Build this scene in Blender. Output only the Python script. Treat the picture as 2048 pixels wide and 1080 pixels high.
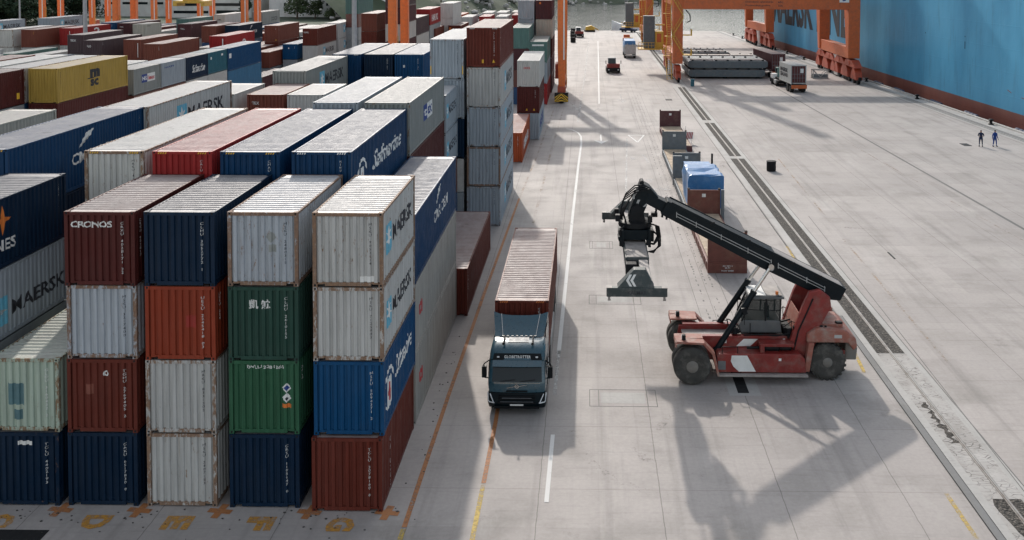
import bpy, bmesh, math, random
import numpy as np
from mathutils import Vector, Matrix
for _o in list(bpy.data.objects): bpy.data.objects.remove(_o)
SC = bpy.context.scene
COL = SC.collection
rad = math.radians
# ---------------------------------------------------------------- camera
YAW, PITCH, ROLL = 0.0123, 0.0398, -0.003
CAMLOC = Vector((6.9968, -32.5273, 18.8173))
fw = Vector((-math.sin(YAW)*math.cos(PITCH), math.cos(YAW)*math.cos(PITCH), -math.sin(PITCH)))
rt = Vector((math.cos(YAW), math.sin(YAW), 0)); dn = -rt.cross(fw)
rt2 = math.cos(ROLL)*rt + math.sin(ROLL)*dn; dn2 = -math.sin(ROLL)*rt + math.cos(ROLL)*dn
cam = bpy.data.cameras.new('camera'); co = bpy.data.objects.new('camera', cam); COL.objects.link(co)
mm = Matrix((rt2, -dn2, -fw)).transposed().to_4x4(); mm.translation = CAMLOC
co.matrix_world = mm
cam.sensor_width = 36; cam.lens = 36*1915.8/2048
cam.shift_x = -(1150.85-1024)/2048; cam.shift_y = -(540-12.88)/2048
cam.clip_start = 0.5; cam.clip_end = 6000
SC.camera = co
# ---------------------------------------------------------------- sky, sun, exposure
SUN = Vector((-0.34, 1.55, 1.0)).normalized()
ELEV = math.asin(SUN.z); AZ = math.atan2(SUN.x, SUN.y)
W = bpy.data.worlds.new('World'); SC.world = W; W.use_nodes = True
nt = W.node_tree; nt.nodes.clear()
sky = nt.nodes.new('ShaderNodeTexSky'); sky.sky_type = 'NISHITA'; sky.sun_disc = False
sky.sun_elevation = ELEV; sky.sun_rotation = AZ; sky.air_density = 1.4; sky.dust_density = 2.0; sky.ozone_density = 1.0
hs = nt.nodes.new('ShaderNodeHueSaturation'); hs.inputs['Saturation'].default_value = 0.38
bg = nt.nodes.new('ShaderNodeBackground'); bg.inputs['Strength'].default_value = 0.15
wo = nt.nodes.new('ShaderNodeOutputWorld')
nt.links.new(sky.outputs[0], hs.inputs['Color']); nt.links.new(hs.outputs[0], bg.inputs[0]); nt.links.new(bg.outputs[0], wo.inputs[0])
sl = bpy.data.lights.new('sun', 'SUN'); sl.energy = 2.05; sl.angle = rad(1.2); sl.color = (1.0, 0.93, 0.85)
so = bpy.data.objects.new('sun', sl); COL.objects.link(so)
so.rotation_euler = SUN.to_track_quat('Z', 'Y').to_euler(); so.location = (0, 60, 80)
vs = SC.view_settings; vs.view_transform = 'Standard'; vs.look = 'None'; vs.exposure = 0.47; vs.gamma = 1.0
SC.render.film_transparent = False
SC.cycles.max_bounces = 6; SC.cycles.transparent_max_bounces = 8
SC.cycles.sample_clamp_indirect = 4.0
SC.cycles.use_denoising = True
# ---------------------------------------------------------------- materials
MATS = {}
def newmat(name):
    m = bpy.data.materials.new(name); m.use_nodes = True; t = m.node_tree
    b = t.nodes['Principled BSDF']; MATS[name] = m
    return m, t, b
def N(t, typ, **kw):
    n = t.nodes.new(typ)
    for k, v in kw.items():
        if k in n.inputs.keys(): n.inputs[k].default_value = v
        else: setattr(n, k, v)
    return n
def mixc(t, fac, a, b, mode='MIX'):
    n = t.nodes.new('ShaderNodeMix'); n.data_type = 'RGBA'; n.blend_type = mode
    for i, x in ((0, fac), (6, a), (7, b)):
        if isinstance(x, (int, float)): n.inputs[i].default_value = x
        elif isinstance(x, tuple): n.inputs[i].default_value = x + (1,) if len(x) == 3 else x
        else: t.links.new(x, n.inputs[i])
    return n.outputs[2]
def math_(t, op, a, b=0.0, c=0.0):
    n = t.nodes.new('ShaderNodeMath'); n.operation = op
    for i, x in enumerate((a, b, c)):
        if isinstance(x, (int, float)): n.inputs[i].default_value = x
        else: t.links.new(x, n.inputs[i])
    return n.outputs[0]
def ramp(t, x, p0, p1, v0=0.0, v1=1.0):
    n = t.nodes.new('ShaderNodeMapRange'); n.clamp = True
    t.links.new(x, n.inputs[0])
    for i, v in enumerate((p0, p1, v0, v1)): n.inputs[i+1].default_value = v
    return n.outputs[0]
def noise(t, vec, scale, detail=3.0, rough=0.55):
    n = t.nodes.new('ShaderNodeTexNoise'); n.inputs['Scale'].default_value = scale
    n.inputs['Detail'].default_value = detail; n.inputs['Roughness'].default_value = rough
    t.links.new(vec, n.inputs['Vector']); return n.outputs[0]
def vscale(t, vec, s):
    n = t.nodes.new('ShaderNodeVectorMath'); n.operation = 'MULTIPLY'; n.inputs[1].default_value = s
    t.links.new(vec, n.inputs[0]); return n.outputs[0]
def vadd(t, vec, other):
    n = t.nodes.new('ShaderNodeVectorMath'); n.operation = 'ADD'; t.links.new(vec, n.inputs[0])
    if isinstance(other, tuple): n.inputs[1].default_value = other
    else: t.links.new(other, n.inputs[1])
    return n.outputs[0]
def objvec(t, rnd=True):
    tc = t.nodes.new('ShaderNodeTexCoord'); v = tc.outputs['Object']
    if rnd:
        oi = t.nodes.new('ShaderNodeObjectInfo'); r = math_(t, 'MULTIPLY', oi.outputs['Random'], 91.0)
        v = vadd(t, v, r)
    return v
def bump(t, b, h, strength, dist=0.05):
    n = t.nodes.new('ShaderNodeBump'); n.inputs['Strength'].default_value = strength; n.inputs['Distance'].default_value = dist
    t.links.new(h, n.inputs['Height']); t.links.new(n.outputs[0], b.inputs['Normal'])
def paint(name, dust=0.0, rust_gain=1.0, rough=0.45):
    """container paint: colour and rust amount come from the object's own colour"""
    m, t, b = newmat(name); v = objvec(t)
    oi = t.nodes.new('ShaderNodeObjectInfo'); col = oi.outputs['Color']; al = oi.outputs['Alpha']
    fade = ramp(t, noise(t, v, 0.9, 4), 0.3, 0.75, 0.0, 0.02 if dust == 0 else 0.16)
    c = mixc(t, fade, col, (0.45, 0.43, 0.40))
    st = ramp(t, noise(t, vscale(t, v, (7, 7, 0.5)), 1.0, 4, 0.6), 0.35, 0.7, 1.0, 0.72)
    c = mixc(t, 1.0, c, st, 'MULTIPLY')
    if dust > 0:
        d = ramp(t, noise(t, vscale(t, v, (1.6, 0.7, 1)), 1.0, 5, 0.65), 0.25, 0.75, dust*0.55, dust)
        c = mixc(t, d, c, (0.50, 0.46, 0.435))
        sp = ramp(t, noise(t, v, 1.3, 6, 0.7), 0.60, 0.72, 0.0, 0.55)
        c = mixc(t, sp, c, (0.10, 0.085, 0.075))
    rn = noise(t, vscale(t, v, (4.5, 4.5, 1.6)), 1.6, 10, 0.8)
    thr = math_(t, 'SUBTRACT', 0.76, math_(t, 'MULTIPLY', al, 0.225*rust_gain))
    rf = ramp(t, math_(t, 'SUBTRACT', rn, thr), 0.0, 0.06, 0.0, 0.85)
    c = mixc(t, rf, c, mixc(t, noise(t, v, 9, 2), (0.30, 0.15, 0.06), (0.07, 0.03, 0.018)))
    pit = ramp(t, math_(t, 'SUBTRACT', noise(t, vscale(t, v, (13, 13, 7)), 1.0, 4, 0.7), math_(t, 'SUBTRACT', 0.80, math_(t, 'MULTIPLY', al, 0.16))), 0.0, 0.05, 0.0, 0.8)
    c = mixc(t, pit, c, (0.05, 0.026, 0.018))
    drip = ramp(t, math_(t, 'SUBTRACT', noise(t, vscale(t, v, (6, 6, 0.28)), 1.0, 5, 0.65), math_(t, 'SUBTRACT', 0.76, math_(t, 'MULTIPLY', al, 0.17))), 0.0, 0.12, 0.0, 0.55)
    c = mixc(t, drip, c, (0.24, 0.15, 0.085))
    t.links.new(c, b.inputs['Base Color'])
    r = math_(t, 'ADD', ramp(t, noise(t, v, 2.5, 3), 0.3, 0.7, rough-0.06, rough+0.12), math_(t, 'MULTIPLY', rf, 0.3))
    t.links.new(r, b.inputs['Roughness'])
    b.inputs['Specular IOR Level'].default_value = 0.2 if dust == 0 else 0.4
    bump(t, b, noise(t, v, 1.6, 3), 0.5, 0.06)
    return m
paint('panel_paint', rust_gain=1.08); paint('roof_paint', dust=0.60, rough=0.5, rust_gain=0.5); paint('frame_paint', rust_gain=2.15)
def plain(name, col, rough=0.5, metal=0.0, var=0.18, scale=3.0, dirt=None, dirt_amt=0.5, bmp=0.15, spec=0.5, coat=0.0):
    m, t, b = newmat(name); v = objvec(t)
    c = mixc(t, 1.0, col, ramp(t, noise(t, v, scale, 5, 0.6), 0.25, 0.75, 1-var, 1+var), 'MULTIPLY')
    if dirt:
        f = ramp(t, noise(t, v, scale*0.6, 6, 0.68), 0.48, 0.68, 0.0, dirt_amt); c = mixc(t, f, c, dirt)
    t.links.new(c, b.inputs['Base Color']); b.inputs['Roughness'].default_value = rough; b.inputs['Metallic'].default_value = metal
    b.inputs['Specular IOR Level'].default_value = spec; b.inputs['Coat Weight'].default_value = coat
    t.links.new(ramp(t, noise(t, v, scale*2, 3), 0.3, 0.7, rough-0.07, rough+0.1), b.inputs['Roughness'])
    if bmp: bump(t, b, noise(t, v, scale*6, 4), bmp, 0.01)
    return m
DUST = (0.33, 0.27, 0.23)
plain('white_mark', (0.72, 0.72, 0.70), 0.55, var=0.10, dirt=(0.4, 0.38, 0.35), dirt_amt=0.35)
plain('black_mark', (0.018, 0.02, 0.028), 0.55)
plain('sky_mark', (0.11, 0.40, 0.55), 0.5, dirt=(0.35, 0.4, 0.42), dirt_amt=0.35)
plain('red_mark', (0.48, 0.03, 0.04), 0.5)
plain('yellow_mark', (0.72, 0.42, 0.03), 0.5)
plain('orange_mark', (0.62, 0.17, 0.03), 0.5)
plain('navy_mark', (0.02, 0.05, 0.22), 0.5)
plain('crumb', (0.055, 0.05, 0.045), 0.9); plain('casting', (0.05, 0.042, 0.038), 0.7, var=0.4, dirt=(0.16, 0.08, 0.04))
plain('dark_void', (0.006, 0.006, 0.007), 0.9)
plain('stacker_red', (0.215, 0.022, 0.018), 0.45, var=0.25, dirt=(0.20, 0.115, 0.095), dirt_amt=0.6)
plain('stacker_pink', (0.30, 0.105, 0.075), 0.6, var=0.2, dirt=DUST, dirt_amt=0.75)
plain('boom_green', (0.0045, 0.0095, 0.013), 0.45, var=0.25, dirt=(0.018, 0.021, 0.022), dirt_amt=0.5, spec=0.2)
plain('truck_dark', (0.003, 0.009, 0.013), 0.35, var=0.1, spec=0.25)
plain('spreader_green', (0.028, 0.042, 0.044), 0.5, var=0.25, dirt=(0.2, 0.19, 0.18), dirt_amt=0.5)
plain('dusty_sheen_steel', (0.33, 0.30, 0.28), 0.6, var=0.25, dirt=(0.12, 0.10, 0.09))  # dust on the deck, painted reflection on the boom top
plain('chrome', (0.62, 0.60, 0.57), 0.22, metal=1.0, var=0.05)
plain('rubber', (0.055, 0.053, 0.049), 0.85, var=0.3, dirt=(0.16, 0.15, 0.135), dirt_amt=0.7, spec=0.3)
plain('rim_grey', (0.17, 0.16, 0.145), 0.6, dirt=(0.2, 0.17, 0.14), var=0.3)
plain('black_metal', (0.010, 0.011, 0.013), 0.55, var=0.3, dirt=(0.03, 0.028, 0.026), spec=0.2)
plain('grey_metal', (0.16, 0.17, 0.18), 0.5, dirt=(0.1, 0.09, 0.08))
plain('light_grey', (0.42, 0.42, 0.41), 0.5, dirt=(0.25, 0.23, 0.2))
plain('white_paint', (0.75, 0.75, 0.73), 0.5, var=0.08, dirt=(0.4, 0.38, 0.35), dirt_amt=0.3)
plain('truck_blue', (0.010, 0.062, 0.092), 0.3, var=0.08, coat=0.8, bmp=0.0, dirt=(0.03, 0.06, 0.07), dirt_amt=0.3)
plain('truck_grille', (0.003, 0.005, 0.007), 0.5, var=0.1, spec=0.2)
plain('lamp_glass', (0.75, 0.78, 0.8), 0.12, var=0.05, bmp=0.0)
plain('orange_paint', (0.52, 0.115, 0.028), 0.45, var=0.14, dirt=(0.25, 0.09, 0.05), dirt_amt=0.45)
plain('gantry_orange', (0.74, 0.165, 0.03), 0.45, var=0.12, dirt=(0.35, 0.12, 0.06), dirt_amt=0.4)
plain('deep_orange', (0.38, 0.06, 0.025), 0.5, var=0.25, dirt=(0.12, 0.05, 0.03))
plain('yellow_paint', (0.62, 0.38, 0.05), 0.5, var=0.2, dirt=(0.3, 0.2, 0.08))
plain('steel_rail', (0.30, 0.285, 0.27), 0.45, metal=0.25, var=0.2, dirt=(0.16, 0.12, 0.10))
plain('hatch_grey', (0.10, 0.125, 0.14), 0.5, var=0.2, dirt=(0.2, 0.17, 0.15), dirt_amt=0.35)
plain('rack_brown', (0.145, 0.045, 0.032), 0.55, var=0.25, dirt=(0.2, 0.11, 0.07))
plain('rack_maroon', (0.085, 0.022, 0.026), 0.55, var=0.25, dirt=(0.15, 0.09, 0.07))
plain('rack_grey', (0.13, 0.15, 0.165), 0.55, var=0.2, dirt=(0.2, 0.19, 0.17))
plain('timber', (0.46, 0.36, 0.26), 0.8, var=0.35, scale=1.5, dirt=(0.25, 0.18, 0.13))
plain('tarp_blue', (0.035, 0.165, 0.38), 0.35, var=0.2, scale=1.6, dirt=(0.2, 0.32, 0.5), dirt_amt=0.4, bmp=0.5)
plain('navy_cloth', (0.012, 0.022, 0.06), 0.85); plain('blue_cloth', (0.015, 0.05, 0.22), 0.85)
plain('skin', (0.45, 0.25, 0.17), 0.6); plain('hair', (0.02, 0.014, 0.01), 0.7)
plain('boat_white', (0.88, 0.89, 0.9), 0.35, var=0.05)
plain('fender_blue', (0.02, 0.035, 0.08), 0.7, var=0.3)
plain('tyre_black', (0.012, 0.012, 0.012), 0.85)
plain('wall_white', (0.86, 0.85, 0.83), 0.8, var=0.1, scale=0.4, dirt=(0.45, 0.43, 0.40), dirt_amt=0.5)
plain('cab_grey', (0.10, 0.107, 0.112), 0.5, dirt=(0.16, 0.15, 0.14), dirt_amt=0.4)
plain('wall_grey', (0.66, 0.65, 0.62), 0.8, var=0.12, scale=0.3, dirt=(0.35, 0.34, 0.31))
plain('roof_grey', (0.30, 0.29, 0.28), 0.7, scale=0.5)
plain('pole_grey', (0.34, 0.34, 0.35), 0.5, var=0.15)
plain('bark', (0.09, 0.065, 0.045), 0.9, var=0.3)
plain('rock', (0.40, 0.39, 0.37), 0.9, var=0.35, scale=0.35, dirt=(0.16, 0.15, 0.14), bmp=0.6)
plain('scrub', (0.05, 0.07, 0.04), 0.95, var=0.5, scale=0.08, dirt=(0.2, 0.19, 0.17))
plain('hill_green', (0.022, 0.04, 0.034), 0.95, var=0.5, scale=0.03, dirt=(0.12, 0.12, 0.10))
def leafmat(name, a, b_):
    m, t, b = newmat(name); v = objvec(t)
    c = mixc(t, ramp(t, noise(t, v, 0.55, 4), 0.35, 0.65), a, b_); t.links.new(c, b.inputs['Base Color'])
    b.inputs['Roughness'].default_value = 0.7; b.inputs['Specular IOR Level'].default_value = 0.2
    return m
leafmat('leaf_dark', (0.022, 0.045, 0.028), (0.05, 0.075, 0.04)); leafmat('leaf_mid', (0.05, 0.08, 0.04), (0.10, 0.125, 0.06))
def glass(name, col, rough=0.06):
    m, t, b = newmat(name); b.inputs['Base Color'].default_value = col + (1,); b.inputs['Roughness'].default_value = rough
    b.inputs['Specular IOR Level'].default_value = 0.35
glass('dark_glass', (0.012, 0.018, 0.02)); glass('cab_glass', (0.012, 0.022, 0.022), 0.05); MATS['cab_glass'].node_tree.nodes['Principled BSDF'].inputs['Alpha'].default_value = 0.74
def conc(name, base, joints=True):
    m, t, b = newmat(name)
    g = t.nodes.new('ShaderNodeNewGeometry'); P = g.outputs['Position']
    big = noise(t, P, 0.045, 5, 0.6); mid = noise(t, P, 0.35, 6, 0.62); fine = noise(t, P, 6.0, 6, 0.7)
    tr = noise(t, vscale(t, P, (1.1, 0.05, 1)), 1.0, 5, 0.6)
    brush = noise(t, vscale(t, P, (0.35, 5.0, 1)), 1.0, 4, 0.6)
    c = mixc(t, ramp(t, big, 0.33, 0.68), base, tuple(x*0.83 for x in base))
    c = mixc(t, ramp(t, mid, 0.50, 0.74, 0.0, 0.40), c, (0.225, 0.215, 0.19))
    c = mixc(t, ramp(t, tr, 0.52, 0.76, 0.0, 0.55), c, (0.185, 0.172, 0.16))
    c = mixc(t, ramp(t, noise(t, vscale(t, P, (3.5, 0.09, 1)), 1.0, 4, 0.6), 0.58, 0.72, 0.0, 0.16), c, (0.16, 0.15, 0.14))
    c = mixc(t, ramp(t, noise(t, vscale(t, P, (0.12, 0.16, 1)), 1.0, 7, 0.7), 0.56, 0.66, 0.0, 0.30), c, (0.20, 0.185, 0.165))
    c = mixc(t, ramp(t, brush, 0.56, 0.74, 0.0, 0.26), c, (0.16, 0.152, 0.145))
    c = mixc(t, ramp(t, noise(t, vscale(t, P, (0.5, 14.0, 1)), 1.0, 3, 0.6), 0.66, 0.74, 0.0, 0.22), c, (0.14, 0.13, 0.12))
    c = mixc(t, 1.0, c, ramp(t, fine, 0.25, 0.75, 0.90, 1.09), 'MULTIPLY')
    oil = noise(t, P, 0.42, 8, 0.72)
    c = mixc(t, ramp(t, oil, 0.63, 0.70, 0.0, 0.34), c, (0.13, 0.12, 0.11))
    lite = noise(t, vscale(t, P, (0.9, 0.3, 1)), 0.5, 6, 0.7)
    c = mixc(t, ramp(t, lite, 0.57, 0.72, 0.0, 0.35), c, (0.50, 0.475, 0.45))
    spot = noise(t, P, 1.15, 7, 0.75)
    c = mixc(t, ramp(t, spot, 0.695, 0.745, 0.0, 0.55), c, (0.12, 0.115, 0.105))
    if joints:
        sx = t.nodes.new('ShaderNodeSeparateXYZ'); t.links.new(P, sx.inputs[0])
        wob = math_(t, 'MULTIPLY', math_(t, 'SUBTRACT', noise(t, P, 1.7, 3), 0.5), 0.07)
        for ax, per, off, wdt, s in ((0, 4.35, 1.2, 0.016, 0.55), (1, 4.75, 1.0, 0.02, 0.28)):
            q = math_(t, 'ADD', math_(t, 'ADD', sx.outputs[ax], off+500*per), wob)
            q = math_(t, 'ABSOLUTE', math_(t, 'SUBTRACT', math_(t, 'MODULO', q, per), per/2))
            c = mixc(t, ramp(t, q, wdt*0.5, wdt*1.4, s, 0.0), c, (0.055, 0.052, 0.048))
        fx = math_(t, 'FLOOR', math_(t, 'DIVIDE', math_(t, 'ADD', sx.outputs[0], 1.2+500*4.35), 4.35)); fy = math_(t, 'FLOOR', math_(t, 'DIVIDE', math_(t, 'ADD', sx.outputs[1], 1.0+500*4.75), 4.75))
        cb = t.nodes.new('ShaderNodeCombineXYZ'); t.links.new(fx, cb.inputs[0]); t.links.new(fy, cb.inputs[1]); wn = t.nodes.new('ShaderNodeTexWhiteNoise'); t.links.new(cb.outputs[0], wn.inputs['Vector'])
        c = mixc(t, 1.0, c, ramp(t, wn.outputs['Value'], 0.0, 1.0, 0.91, 1.05), 'MULTIPLY')
    t.links.new(c, b.inputs['Base Color'])
    t.links.new(ramp(t, mid, 0.3, 0.7, 0.62, 0.82), b.inputs['Roughness']); b.inputs['Specular IOR Level'].default_value = 0.35
    bump(t, b, fine, 0.3, 0.01)
    return m
conc('concrete', (0.412, 0.374, 0.352)); conc('concrete_strip', (0.43, 0.415, 0.395), False); conc('channel_grey', (0.20, 0.20, 0.20), False); conc('concrete_dark', (0.15, 0.145, 0.14), False)
m, t, b = newmat('concrete_crack'); g = t.nodes.new('ShaderNodeNewGeometry'); P = g.outputs['Position']
vo = t.nodes.new('ShaderNodeTexVoronoi'); vo.feature = 'DISTANCE_TO_EDGE'; vo.inputs['Scale'].default_value = 2.6
t.links.new(vadd(t, vscale(t, P, (1.0, 1.9, 1)), vscale(t, noise(t, P, 3.0, 3), (.5, .5, .5)) if False else (0, 0, 0)), vo.inputs['Vector'])
ck = math_(t, 'MULTIPLY', ramp(t, vo.outputs[0], 0.0, 0.05, 1.0, 0.0), ramp(t, noise(t, P, 0.9, 5, 0.7), 0.42, 0.6))
c = mixc(t, ramp(t, noise(t, P, 0.7, 6, 0.7), 0.35, 0.7), (0.44, 0.42, 0.40), (0.29, 0.27, 0.25)); c = mixc(t, ck, c, (0.09, 0.08, 0.07))
t.links.new(c, b.inputs['Base Color']); b.inputs['Roughness'].default_value = 0.8; bump(t, b, math_(t, 'MULTIPLY', ck, -1.0), 0.8, 0.03)
def roadpaint(name, col, wear=0.5):
    m, t, b = newmat(name); g = t.nodes.new('ShaderNodeNewGeometry'); P = g.outputs['Position']
    b.inputs['Base Color'].default_value = col + (1,); b.inputs['Roughness'].default_value = 0.7
    n1 = noise(t, P, 5.0, 7, 0.75); n2 = noise(t, P, 0.45, 3)
    f = ramp(t, math_(t, 'ADD', n1, math_(t, 'MULTIPLY', n2, 0.6)), wear, wear+0.3, 0.0, 0.92)
    t.links.new(f, b.inputs['Alpha'])
    return m
roadpaint('scuff', (0.11, 0.10, 0.095), 0.86); roadpaint('road_letter', (0.56, 0.27, 0.04), 0.58); roadpaint('road_white', (0.70, 0.69, 0.67), 0.40); roadpaint('road_faint', (0.64, 0.63, 0.61), 0.66)
roadpaint('road_orange', (0.42, 0.17, 0.06), 0.52); roadpaint('road_yellow', (0.58, 0.40, 0.07), 0.66); roadpaint('road_palor', (0.50, 0.33, 0.20), 0.78)
m, t, b = newmat('gravel'); g = t.nodes.new('ShaderNodeNewGeometry'); P = g.outputs['Position']
vo = N(t, 'ShaderNodeTexVoronoi', Scale=11.0); t.links.new(P, vo.inputs['Vector'])
sp = t.nodes.new('ShaderNodeSeparateColor'); t.links.new(vo.outputs['Color'], sp.inputs[0])
c = mixc(t, ramp(t, sp.outputs[0], 0.0, 1.0), (0.045, 0.04, 0.034), (0.24, 0.21, 0.18)); c = mixc(t, ramp(t, vo.outputs['Distance'], 0.0, 0.6, 0.0, 0.8), c, (0.02, 0.018, 0.016))
t.links.new(c, b.inputs['Base Color']); b.inputs['Roughness'].default_value = 0.9; bump(t, b, math_(t, 'MULTIPLY', vo.outputs['Distance'], -1.0), 1.0, 0.06)
m, t, b = newmat('water'); g = t.nodes.new('ShaderNodeNewGeometry'); P = g.outputs['Position']
b.inputs['Base Color'].default_value = (0.010, 0.022, 0.028, 1); b.inputs['Roughness'].default_value = 0.10; b.inputs['IOR'].default_value = 1.33
w1 = noise(t, vscale(t, P, (0.22, 0.5, 1)), 1.0, 6, 0.66); w2 = noise(t, vscale(t, P, (0.9, 1.6, 1)), 1.0, 3, 0.6)
w3 = noise(t, vscale(t, P, (0.05, 0.035, 1)), 1.0, 4, 0.6)
t.links.new(ramp(t, w3, 0.35, 0.65, 0.04, 0.14), b.inputs['Roughness'])
bump(t, b, math_(t, 'ADD', math_(t, 'ADD', w1, math_(t, 'MULTIPLY', w3, 1.5)), math_(t, 'MULTIPLY', w2, 0.25)), 1.0, 0.33)
def hullmat(name, lo, hi, streak):
    m, t, b = newmat(name); v = objvec(t, False)
    pl = N(t, 'ShaderNodeTexBrick', Scale=1.0); pl.offset = 0.37
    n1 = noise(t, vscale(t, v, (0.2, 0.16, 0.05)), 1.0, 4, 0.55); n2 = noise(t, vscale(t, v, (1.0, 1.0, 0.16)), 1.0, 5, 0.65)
    c = mixc(t, ramp(t, n1, 0.36, 0.64), lo, hi); c = mixc(t, ramp(t, n2, 0.54, 0.78, 0.0, 0.6), c, streak)  # broad light and dark bands paint reflections into the hull colour
    t.links.new(c, b.inputs['Base Color']); b.inputs['Roughness'].default_value = 0.42
    sx = t.nodes.new('ShaderNodeSeparateXYZ'); t.links.new(v, sx.inputs[0])
    h = noise(t, vscale(t, v, (0.3, 0.3, 0.3)), 1.0, 2)
    lines = None
    for ax, per in ((1, 11.5), (2, 2.9)):
        q = math_(t, 'ABSOLUTE', math_(t, 'SUBTRACT', math_(t, 'MODULO', math_(t, 'ADD', sx.outputs[ax], 500.0), per), per/2))
        q = ramp(t, q, 0.0, 0.09, 1.0, 0.0); lines = q if lines is None else math_(t, 'MAXIMUM', lines, q)
    bump(t, b, math_(t, 'ADD', math_(t, 'MULTIPLY', h, 0.8), math_(t, 'MULTIPLY', lines, 0.10)), 0.45, 0.15)
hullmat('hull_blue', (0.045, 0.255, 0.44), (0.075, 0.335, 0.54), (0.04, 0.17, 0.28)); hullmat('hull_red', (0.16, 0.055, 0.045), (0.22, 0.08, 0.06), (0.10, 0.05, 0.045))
# ---------------------------------------------------------------- mesh helpers
class MB:
    def __init__(s): s.v = []; s.f = []; s.m = []
    def add(s, vs_, fs, mi=0):
        o = len(s.v); s.v += [tuple(x) for x in vs_]; s.f += [tuple(i+o for i in f) for f in fs]; s.m += [mi]*len(fs); return s
    def box(s, x0, x1, y0, y1, z0, z1, mi=0):
        return s.add([(x0,y0,z0),(x1,y0,z0),(x1,y1,z0),(x0,y1,z0),(x0,y0,z1),(x1,y0,z1),(x1,y1,z1),(x0,y1,z1)],
                     [(0,3,2,1),(4,5,6,7),(0,1,5,4),(1,2,6,5),(2,3,7,6),(3,0,4,7)], mi)
    def bar(s, p, q, w, h, mi=0, up=(0,0,1)):
        p = Vector(p); q = Vector(q); d = (q-p).normalized(); u = Vector(up)
        sd = d.cross(u)
        if sd.length < 1e-4: sd = d.cross(Vector((0,1,0)))
        sd.normalize(); u = sd.cross(d).normalized(); a = sd*w/2; b_ = u*h/2
        return s.add([p-a-b_, p+a-b_, p+a+b_, p-a+b_, q-a-b_, q+a-b_, q+a+b_, q-a+b_],
                     [(0,1,2,3),(4,7,6,5),(0,4,5,1),(1,5,6,2),(2,6,7,3),(3,7,4,0)], mi)
    def prism(s, pts, a, b_, axis='y', mi=0):
        f = {'y': lambda p, c: (p[0], c, p[1]), 'x': lambda p, c: (c, p[0], p[1]), 'z': lambda p, c: (p[0], p[1], c)}[axis]
        n = len(pts)
        return s.add([f(p, a) for p in pts]+[f(p, b_) for p in pts],
                     [tuple(range(n)), tuple(range(2*n-1, n-1, -1))]+[(i, (i+1) % n, n+(i+1) % n, n+i) for i in range(n)], mi)
    def tube(s, p, q, r, r2=None, n=10, mi=0):
        r2 = r if r2 is None else r2; p = Vector(p); q = Vector(q); d = (q-p).normalized()
        a = d.orthogonal().normalized(); b_ = d.cross(a)
        vs_ = []
        for c, rr in ((p, r), (q, r2)):
            for i in range(n):
                t_ = 2*math.pi*i/n; vs_.append(c+rr*(math.cos(t_)*a+math.sin(t_)*b_))
        return s.add(vs_, [tuple(range(n-1, -1, -1)), tuple(range(n, 2*n))]+[(i, (i+1) % n, n+(i+1) % n, n+i) for i in range(n)], mi)
    def path(s, pts, r, n=6, mi=0):
        for a, b_ in zip(pts, pts[1:]): s.tube(a, b_, r, n=n, mi=mi)
        return s
    def lathe(s, prof, c, axis='y', n=24, mi=0, closed=False):
        c = Vector(c); vs_ = []
        for r, h in prof:
            for i in range(n):
                t_ = 2*math.pi*i/n; u, w = r*math.cos(t_), r*math.sin(t_)
                vs_.append(c+Vector({'y': (u, h, w), 'x': (h, u, w), 'z': (u, w, h)}[axis]))
        k = len(prof); fs = []
        for j in range(k-1):
            for i in range(n): fs.append((j*n+i, j*n+(i+1) % n, (j+1)*n+(i+1) % n, (j+1)*n+i))
        fs += [tuple(range(n)), tuple(range(k*n-1, (k-1)*n-1, -1))]
        return s.add(vs_, fs, mi)
    def ball(s, c, rx, ry, rz, n=10, k=6, mi=0):
        vs_ = [(c[0], c[1], c[2]-rz)]
        for j in range(1, k):
            a = -math.pi/2+math.pi*j/k
            for i in range(n):
                t_ = 2*math.pi*i/n; vs_.append((c[0]+rx*math.cos(a)*math.cos(t_), c[1]+ry*math.cos(a)*math.sin(t_), c[2]+rz*math.sin(a)))
        vs_.append((c[0], c[1], c[2]+rz)); L = len(vs_)-1; fs = []
        for i in range(n): fs.append((0, 1+(i+1) % n, 1+i)); fs.append((L, L-n+i, L-n+(i+1) % n))
        for j in range(k-2):
            for i in range(n): fs.append((1+j*n+i, 1+j*n+(i+1) % n, 1+(j+1)*n+(i+1) % n, 1+(j+1)*n+i))
        return s.add(vs_, fs, mi)
    def mesh(s, name, mats, smooth=False, org=(0,0,0)):
        me = bpy.data.meshes.new(name); o = Vector(org)
        me.from_pydata([tuple(Vector(v)-o) for v in s.v], [], s.f)
        for m_ in mats: me.materials.append(MATS[m_])
        me.polygons.foreach_set('material_index', s.m)
        bm = bmesh.new(); bm.from_mesh(me); bmesh.ops.recalc_face_normals(bm, faces=bm.faces); bm.to_mesh(me); bm.free()
        if smooth:
            me.polygons.foreach_set('use_smooth', [True]*len(me.polygons))
            try: me.set_sharp_from_angle(angle=rad(38))
            except Exception: pass
        me.update(); return me
    def build(s, name, mats, parent=None, smooth=False, bevel=0.0, loc=(0,0,0), org=None):
        if isinstance(mats, str): mats = [mats]
        if org is None: org = parent['_org'] if parent is not None and '_org' in parent else (0,0,0)
        o = bpy.data.objects.new(name, s.mesh(name, mats, smooth, org)); COL.objects.link(o); o.parent = parent; o.location = loc
        if parent is not None and '_org' in parent: o['_org'] = parent['_org']
        if bevel:
            md = o.modifiers.new('bevel', 'BEVEL'); md.width = bevel; md.segments = 2; md.limit_method = 'ANGLE'; md.angle_limit = rad(35)
        return o
def tag(o, label=None, cat=None, group=None, kind=None):
    if label: o['label'] = label
    if cat: o['category'] = cat
    if group: o['group'] = group
    if kind: o['kind'] = kind
    return o
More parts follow.
